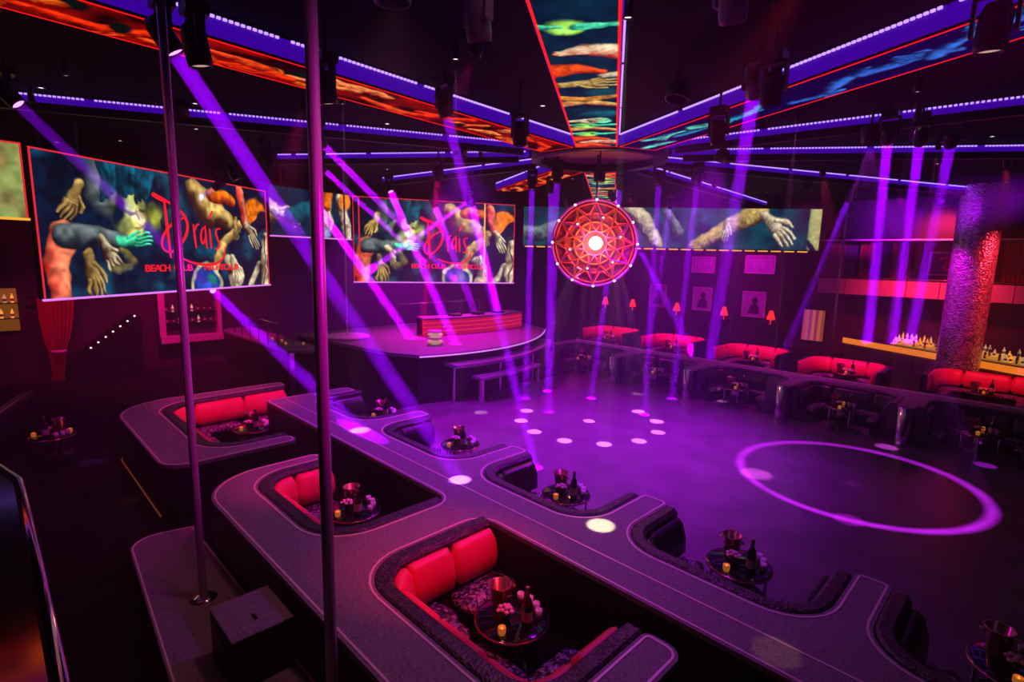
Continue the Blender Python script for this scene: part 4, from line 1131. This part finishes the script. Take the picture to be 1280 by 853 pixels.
def art_red(t, w_, h):
    MB().box(-w_ * .42, w_ * .42, -.034, -.031, -h * .42, h * .42).build('blue_ground', mat('blue_poster', (.08, .04, .35), .6), t)
    m = MB(); stroke(m, bez([(-.2, .2), (.3, .5), (.4, .0), (-.1, .1), (-.2, -.4), (.35, -.25)], 20), .07, -.04); m.build('red_swirl', mat('red_print', (.9, .05, .08), .6), t)


framed('violet-lit framed portrait between the red lamps, nearer the DJ stage', (-15.3, 2.3), 1.25, 1.45, art_figure)
framed('violet-lit framed portrait beside the red lamp nearest the striped panel', (-12.15, 2.2), 1.35, 1.5, art_figure)
framed('square framed picture of white streaks hanging above a framed portrait', (-12.0, 4.5), 1.7, 1.05, art_lines)
framed('small framed portrait farthest from the bar on the far wall', (-18.4, 2.3), 1.2, 1.5, art_figure)
framed('framed blue poster with a red swirl beside the round column', (-3.7, 4.75), 1.15, 1.1, art_red)
framed('framed picture of white streaks hanging above the portrait nearer the stage', (-15.4, 4.4), 1.5, 1.0, art_lines)

# console tables with red lamps
for k, (x, z) in enumerate(((-20.05, 1.35), (-16.78, 1.35), (-13.7, 1.45), (-11.0, 1.4), (-22.3, 1.3))):
    c = thing('console_table', 'slim dark console table under a red lamp by the far wall', 'table', (x, 31.6, -.012), 0, 'console tables by the far wall')
    MB().box(-.5, .5, -.25, .25, 1.12, 1.18).build('tabletop', 'gloss', c)
    for sx in (-.45, .45):
        for sy in (-.2, .2): MB().box(sx - .025, sx + .025, sy - .025, sy + .025, 0, 1.12).build('leg', 'blackmetal', c)
    t = thing('table_lamp', 'small red-shaded lamp glowing on a slim console table', 'lamp', (x, 31.6, 1.168), 0, 'red lamps by the far wall')
    MB().lathe([(0, 0), (.12, 0), (.12, .02), (.03, .05), (.025, .3), (0, .3)], 14).build('base', 'chrome', t)
    MB().lathe([(.22, .28), (.2, .45), (.13, .62), (.10, .78)], 16).build('shade', 'redlamp', t)
    MB().lathe([(0, .8), (.02, .8), (.02, .75), (0, .75)], 8).build('finial', 'chrome', t)

# metal truss by the right-hand edge
tr = thing('lighting_truss', 'pale metal truss frame hanging beside the round column', 'truss', (-.35, 24.0, 6.0))
for a, b in (((0, 0, 0), (3.4, -.6, .35)), ((0, 0, .9), (3.4, -.6, 1.25)), ((0, .5, .45), (3.4, -.1, .8))):
    MB().tube([a, b], .03).build('chord', 'chrome', tr)
for k in range(6):
    f0, f1 = k / 6, (k + .5) / 6
    MB().tube([(3.4 * f0, -.6 * f0, .35 * f0), (3.4 * f1, -.6 * f1, .9 + .35 * f1)], .018, 6).build('brace', 'chrome', tr)
    MB().tube([(3.4 * f1, -.6 * f1, .9 + .35 * f1), (3.4 * (f0 + 1 / 6), -.6 * (f0 + 1 / 6), .35 * (f0 + 1 / 6))], .018, 6).build('brace', 'chrome', tr)
for x in (.4, 2.9): MB().tube([(x, -.6 * x / 3.4, .9), (x, -.6 * x / 3.4, CEIL - 6.0)], .02).build('hanger', 'blackmetal', tr)

# ================================================================== left side of the room
cu = thing('curtain', 'tall red curtain gathered towards its foot under the large LED screen', 'curtain', (-23.9, 1.75, -.012))
m = MB(); n = 36; vs = []
for z, hw in ((2.9, .50), (2.2, .46), (1.5, .36), (1.05, .24), (.7, .2), (.3, .17), (0, .18)):
    for i in range(n + 1):
        a = i / n * 2 - 1; vs.append((.06 * math.sin(i * 1.5), a * hw + .42 * (z / 2.9 - .3) * .4, z))
m.add(vs, [(j * (n + 1) + i, j * (n + 1) + i + 1, (j + 1) * (n + 1) + i + 1, (j + 1) * (n + 1) + i) for j in range(6) for i in range(n)], True)
m.build('cloth', 'curtain', cu)
MB().tube([(0, -.7, 2.9), (0, .9, 2.9)], .03).build('rod', 'blackmetal', cu)
MB().lathe([(.2, 1.0), (.23, 1.04), (.2, 1.1)], 18, (0, .05)).build('tieback', 'pin', cu)

sr = thing('staircase', 'dark staircase against the wall with a small white light on each step', 'staircase', (-23.6, 2.3, -.012))
for k in range(8):
    MB().box(-.5, .6, .22 * k, .22 * k + .24, 0, 1.0 + .17 * k).build('step', 'side', sr)
    if k > 0: MB().lathe([(0, -.03), (.025, -.015), (.03, 0), (.025, .015), (0, .03)], 10).build('step_light', 'lensw', sr, (.62, .22 * k + .05, 1.03 + .17 * k))

# bottle shelf at the left-hand edge
bs = thing('back_bar_shelf', 'warm lit bottle shelf by the wall at the far end beyond the red curtain', 'shelf', (-24.2, -1.6, 1.9))
MB().box(.0, .05, 0, 2.5, -.1, 1.3).build('backing', 'shelfback', bs)
for z in (.35, .85): MB().box(.05, .4, 0, 2.5, z - .03, z).build('board', 'gloss', bs)
for z in (2.25, 2.75):
    y = -1.45
    while y < .8:
        put_bottle(rg.choice((0, 0, 1)), (-23.97, y, z + .001), 'glowing bottle on the warm lit shelf beyond the red curtain', 'bottles on the warm wall shelf'); y += rg.uniform(.13, .3)

# pink-framed service hatch
nh = thing('service_hatch', 'dark wall hatch with pink-lit frame and ledge under the large LED screen', 'hatch', (-24.2, 4.9, 1.1))
MB().box(.0, .5, -.1, 2.1, -.1, .14).build('ledge', 'pinkwall', nh)
MB().box(.0, .35, -.1, .12, .14, 1.9).build('jamb', 'pinkwall', nh)
MB().box(.0, .35, 1.95, 2.1, .14, 1.9).build('jamb', 'pinkwall', nh)
for z in (.6, 1.05): MB().box(.0, .25, .12, 1.95, z, z + .03).build('shelf_board', 'side', nh)
for z in (.63, 1.08):
    for y in np.arange(5.1, 6.8, .22):
        put_bottle(rg.choice((1, 2, 2)), (-24.05, float(y), 1.1 + z + .001), 'small bottle on a shelf inside the pink-framed wall hatch', 'bottles in the wall hatch')

# raised side terrace with railing
te = thing('side_terrace', 'raised terrace with violet-lit top and railing beside the stage wing', 'terrace')
TP = [(-24.0, 7.2), (-23.4, 6.9), (-17.4, 7.0), (-16.9, 7.5), (-17.3, 8.15), (-24.0, 8.15)]
MB().prism(TP, 0, 1.32).build('body', 'side', te)
MB().prism(TP, 1.32, 1.4).build('deck', 'top', te)
for k in range(7):
    MB().lathe([(.018, 1.4), (.018, 2.2)], 8, (-23.3 + k * .85, 7.02)).build('post', 'blackmetal', te)
MB().tube([(-23.3, 7.02, 2.2), (-18.2, 7.02, 2.2)], .025).build('handrail', 'chrome', te)
MB().box(-17.35, -17.2, 7.0, 7.15, 0, 1.34).build('corner_post', 'chrome', te)

# black sofa and stool at the left-hand edge
sf = thing('lounge_sofa', 'dark sofa with pale piping on the carpet below the large LED screen', 'sofa', (-16.6, -.2, -.012), R(-18))
MB().bevbox(-2.0, 1.6, -.5, .35, .08, .42, .04).build('base', 'side', sf)
MB().bevbox(-2.0, 1.6, .15, .5, .3, .88, .06).build('backrest', 'black', sf)
for k in range(3): MB().bevbox(-1.98 + 1.2 * k, -.82 + 1.2 * k, -.52, .15, .42, .54, .04).build('seat_cushion', 'seat', sf)
MB().tube([(-2.0, .36, .885), (1.6, .36, .885)], .012, 6).build('piping', 'pin', sf)
MB().bevbox(1.5, 1.75, -.5, .5, .08, .7, .05).build('armrest', 'black', sf)

# polished ledge of the mezzanine beside the camera
lg = thing('mezzanine_ledge', 'polished black ledge with chrome edge on the mezzanine beside the poles', 'ledge', (0, 0, 0))
LPG = [(-3.62, .06), (-3.98, -.02), (-6.4, -.7), (-6.4, -2.2), (-.95, -2.2), (-.95, .06)]
MB().prism(LPG, 3.32, 3.4).build('top', mat('dark_mirror', (.35, .33, .36), .10, 1.0), lg)
MB().prism([(x + (.05 if x < -3 else 0), y - .04) for x, y in LPG], -.012, 3.32).build('wall', 'side', lg)
MB().tube([(-.95, .06, 3.4), (-3.62, .06, 3.4), (-3.98, -.02, 3.4), (-6.4, -.7, 3.4)], .022, 8).build('chrome_edge', 'chrome', lg)

# ================================================================== tables and what stands on them
tb = thing('cocktail_table', '', 'table')
MB().lathe([(0, .56), (.39, .56), (.41, .575), (.41, .60), (.39, .61), (0, .61)], 32).build('tabletop', 'gloss', tb)
MB().lathe([(.412, .572), (.42, .575), (.42, .60), (.412, .603)], 32).build('metal_rim', 'bucket', tb)
MB().lathe([(0, .16), (.36, .16), (.36, .19), (0, .19)], 32).build('lower_shelf', 'gloss', tb)
for k in range(4):
    a = R(45 + 90 * k); MB().lathe([(.02, 0), (.02, .56)], 8, (.35 * math.cos(a), .35 * math.sin(a))).build('leg', 'chrome', tb)
MB().lathe([(.10, 0), (.10, .16), (.17, .19), (.17, .56)], 20).build('core', 'chrome', tb)

bkt = thing('ice_bucket', '', 'ice bucket')
MB().lathe([(0, 0), (.09, 0), (.095, .02), (.128, .28), (.137, .295), (.122, .295), (.09, .03), (0, .03)], 20).build('bucket', 'bucket', bkt)
for s in (-1, 1): MB().tube([(s * .115, -.03, .22), (s * .16, -.02, .22), (s * .16, .02, .22), (s * .115, .03, .22)], .008, 6).build('handle', 'chrome', bkt)
bt = thing('bottle', '', 'bottle')
MB().lathe([(0, 0), (.058, 0), (.06, .02), (.06, .25), (.046, .32), (.022, .36), (.02, .44), (.025, .445), (.025, .47), (0, .47)], 16).build('body', 'bottle', bt)
MB().lathe([(.061, .08), (.061, .2)], 16).build('label', 'label', bt)
MB().lathe([(.0235, .38), (.0235, .445), (.0265, .47), (0, .473)], 12).build('foil', 'bucket', bt)
gl = thing('glass', '', 'glass')
MB().lathe([(0, 0), (.034, 0), (.042, .11), (.038, .11), (.031, .012), (0, .012)], 14).build('tumbler', 'glass', gl)
ch = thing('candle_holder', '', 'candle')
MB().lathe([(0, 0), (.035, 0), (.045, .03), (.045, .08), (.04, .09), (.036, .08), (.03, .015), (0, .015)], 14).build('holder', 'amberglass', ch)
MB().lathe([(0, .02), (.012, .03), (.016, .05), (.006, .085), (0, .1)], 10).build('flame', 'candle', ch)
tray = thing('glass_tray', '', 'tray')
MB().lathe([(0, 0), (.15, 0), (.155, .012), (.145, .012), (.14, .005), (0, .005)], 24).build('dish', 'chrome', tray)
fl_ = thing('flower_posy', '', 'flowers')
MB().lathe([(0, 0), (.04, 0), (.05, .09), (.045, .1), (0, .09)], 12).build('pot', 'gloss', fl_)
for k in range(9):
    a = k * 2.4; r = .02 + .022 * math.sqrt(k)
    MB().lathe([(0, -.02), (.024, -.008), (.03, .004), (.02, .016), (0, .02)], 8).build('blossom', mat('pink_petal', (.85, .5, .6), .5) if k == 0 else bpy.data.materials['pink_petal'], fl_, (r * math.cos(a), r * math.sin(a), .14 + .03 * math.cos(r * 20)))
first_use = {}
def place(proto, loc, label, group, rz=0.0):
    o = proto if proto.name not in first_use else copy_tree(proto)
    first_use[proto.name] = 1
    o.location = loc; o.rotation_euler = (0, 0, rz); o['label'] = label; o['group'] = group
    return o
SPOTS = [((-12.55, 4.2), 'first red catwalk booth from the stage', 2), ((-7.35, 3.9), 'second red catwalk booth from the stage', 2), ((-3.82, 3.92), 'third red catwalk booth from the stage', 2)]
SPOTS += [((x, y), f'{ORD[i]} black catwalk booth from the stage', 2) for i, (x, y) in enumerate([(-11.5, 6.95), (-8.55, 7.05), (-5.45, 6.85), (-2.5, 6.9), (.25, 7.1)])]
SPOTS += [(((a + b) / 2, 17.1), f'{ORD[i]} dark far-rail booth from the stage', 1) for i, (a, b) in enumerate(FARB)]
SPOTS += [((u, 22.9), f'{ORD[i]} far red sofa from the stage', 1) for i, u in enumerate(FARR)]
SPOTS += [((-14.75, .85), 'dark lounge sofa', 1)]
rg = random.Random(21)
for (x, y), w_, lv in SPOTS:
    z0 = 0.0 if 5 < y < 18.7 else -.012
    rz = rg.uniform(0, 1.5)
    place(tb, (x, y, z0), f'round black cocktail table at the {w_}', 'cocktail tables', rz)
    z = z0 + .611
    a = 2.5 + rg.uniform(-.4, .4)
    def at(r, q): return (x + r * math.cos(q), y + r * math.sin(q), z)
    place(bkt, at(.22, a + .3), f'rose metal ice bucket on the table at the {w_}', 'ice buckets')
    place(bt, at(.22, a + 3.6), f'tall dark bottle on the table at the {w_}', 'bottles on the cocktail tables')
    place(fl_, at(.10, a + 1.9), f'posy of pink flowers on the table at the {w_}', 'posies on the cocktail tables')
    place(ch, at(.3, a + 2.4), f'glowing candle holder on the table at the {w_}', 'candles on the cocktail tables')
    if lv == 1: place(ch, at(.30, a + 5.6), f'glowing candle holder on the table at the {w_}', 'candles on the cocktail tables')
    for k in range(4 if lv == 2 else 3):
        place(gl, at(.3, a + 4.3 + .42 * k), f'short clear glass on the table at the {w_}', 'glasses on the cocktail tables')
tray_o = place(tray, (-17.9, 7.6, 1.401), 'round silver tray of glasses on the raised side terrace', 'trays')
for k in range(5): place(gl, (-17.9 + .09 * math.cos(k * 1.26), 7.6 + .09 * math.sin(k * 1.26), 1.415), 'short clear glass on the silver tray on the side terrace', 'glasses on the terrace tray')
for k, (x, y) in enumerate(((-18.6, 7.45), (-19.3, 7.6), (-18.2, 7.9), (-19.9, 7.5))):
    place(ch, (x, y, 1.401), 'glowing candle holder on the raised side terrace', 'candles on the terrace')

# pin spots that light the red cushions: small cans on the ceiling
RS = [((-10.2, 4.6, 7.3), (-13.9, 4.2, .7), HOTPINK, 2000, 30), ((-5.8, 5.0, 7.3), (-8.3, 3.5, .7), HOTPINK, 1300, 24), ((-1.6, 5.2, 7.3), (-4.9, 3.7, .7), REDL, 1500, 24),
      ((-15.6, 18.6, 7.2), (-15.9, 24.1, .7), HOTPINK, 2200, 28), ((-12.2, 18.4, 7.2), (-12.3, 24.0, .7), HOTPINK, 2200, 28), ((-8.6, 18.2, 7.2), (-8.6, 23.8, .7), HOTPINK, 2200, 28), ((-5.1, 17.6, 7.2), (-5.1, 23.2, .7), HOTPINK, 2200, 28), ((-1.2, 18.6, 7.2), (-1.2, 24.2, .7), REDL, 2400, 28),
      ((2.2, 25.0, 7.2), (-2.0, 26.1, 3.6), REDL, 6000, 46), ((-4.4, 23.6, 7.2), (-2.4, 26.1, 3.4), (.8, .0, .9), 3800, 34)]
RSN = ['the first red catwalk booth', 'the second red catwalk booth', 'the third red catwalk booth'] + [f'the {q} far red sofa' for q in ORD[:5]] + ['the sequined column red', 'the sequined column violet']
for (p, tg, c, e, a), where in zip(RS, RSN):
    t = thing('booth_spot', f'small black ceiling spot tinting {where}', 'stage light', p, 0, 'ceiling spots over the red sofas')
    d = (Vector(tg) - Vector(p)).normalized()
    h = MB().lathe([(0, .14), (.07, .14), (.09, -.06), (.075, -.06), (.06, .08), (0, .09)], 14).build('can', 'blackmetal', t); h.rotation_euler = d.to_track_quat('-Z', 'Y').to_euler()
    MB().box(-.02, .02, -.02, .02, .06, CEIL - p[2]).build('bracket', 'blackmetal', t)
    l = bpy.data.lights.new('booth_light', 'SPOT'); l.energy = e; l.color = c; l.spot_size = R(a); l.spot_blend = .8; l.shadow_soft_size = .06
    o = bpy.data.objects.new('booth_light', l); COL.objects.link(o); o.parent = t; o.location = d * .08; o.rotation_euler = d.to_track_quat('-Z', 'Y').to_euler()

# ================================================================== haze filling the whole hall
hm = bpy.data.materials.new('theatrical_haze'); hm.use_nodes = True
nt = hm.node_tree; nt.nodes.clear()
out = nt.nodes.new('ShaderNodeOutputMaterial'); vs_ = nt.nodes.new('ShaderNodeVolumeScatter')
vs_.inputs['Density'].default_value = .0056; vs_.inputs['Color'].default_value = (1, 1, 1, 1)
nt.links.new(vs_.outputs[0], out.inputs['Volume'])
M['haze'] = hm
hz = MB().box(X0 - .6, X1 + .6, Y0 - .6, Y1 + .6, -.6, CEIL + .6).build('haze', 'haze')
tag(hz, 'thin theatrical haze filling the whole hall', 'haze', kind='stuff')
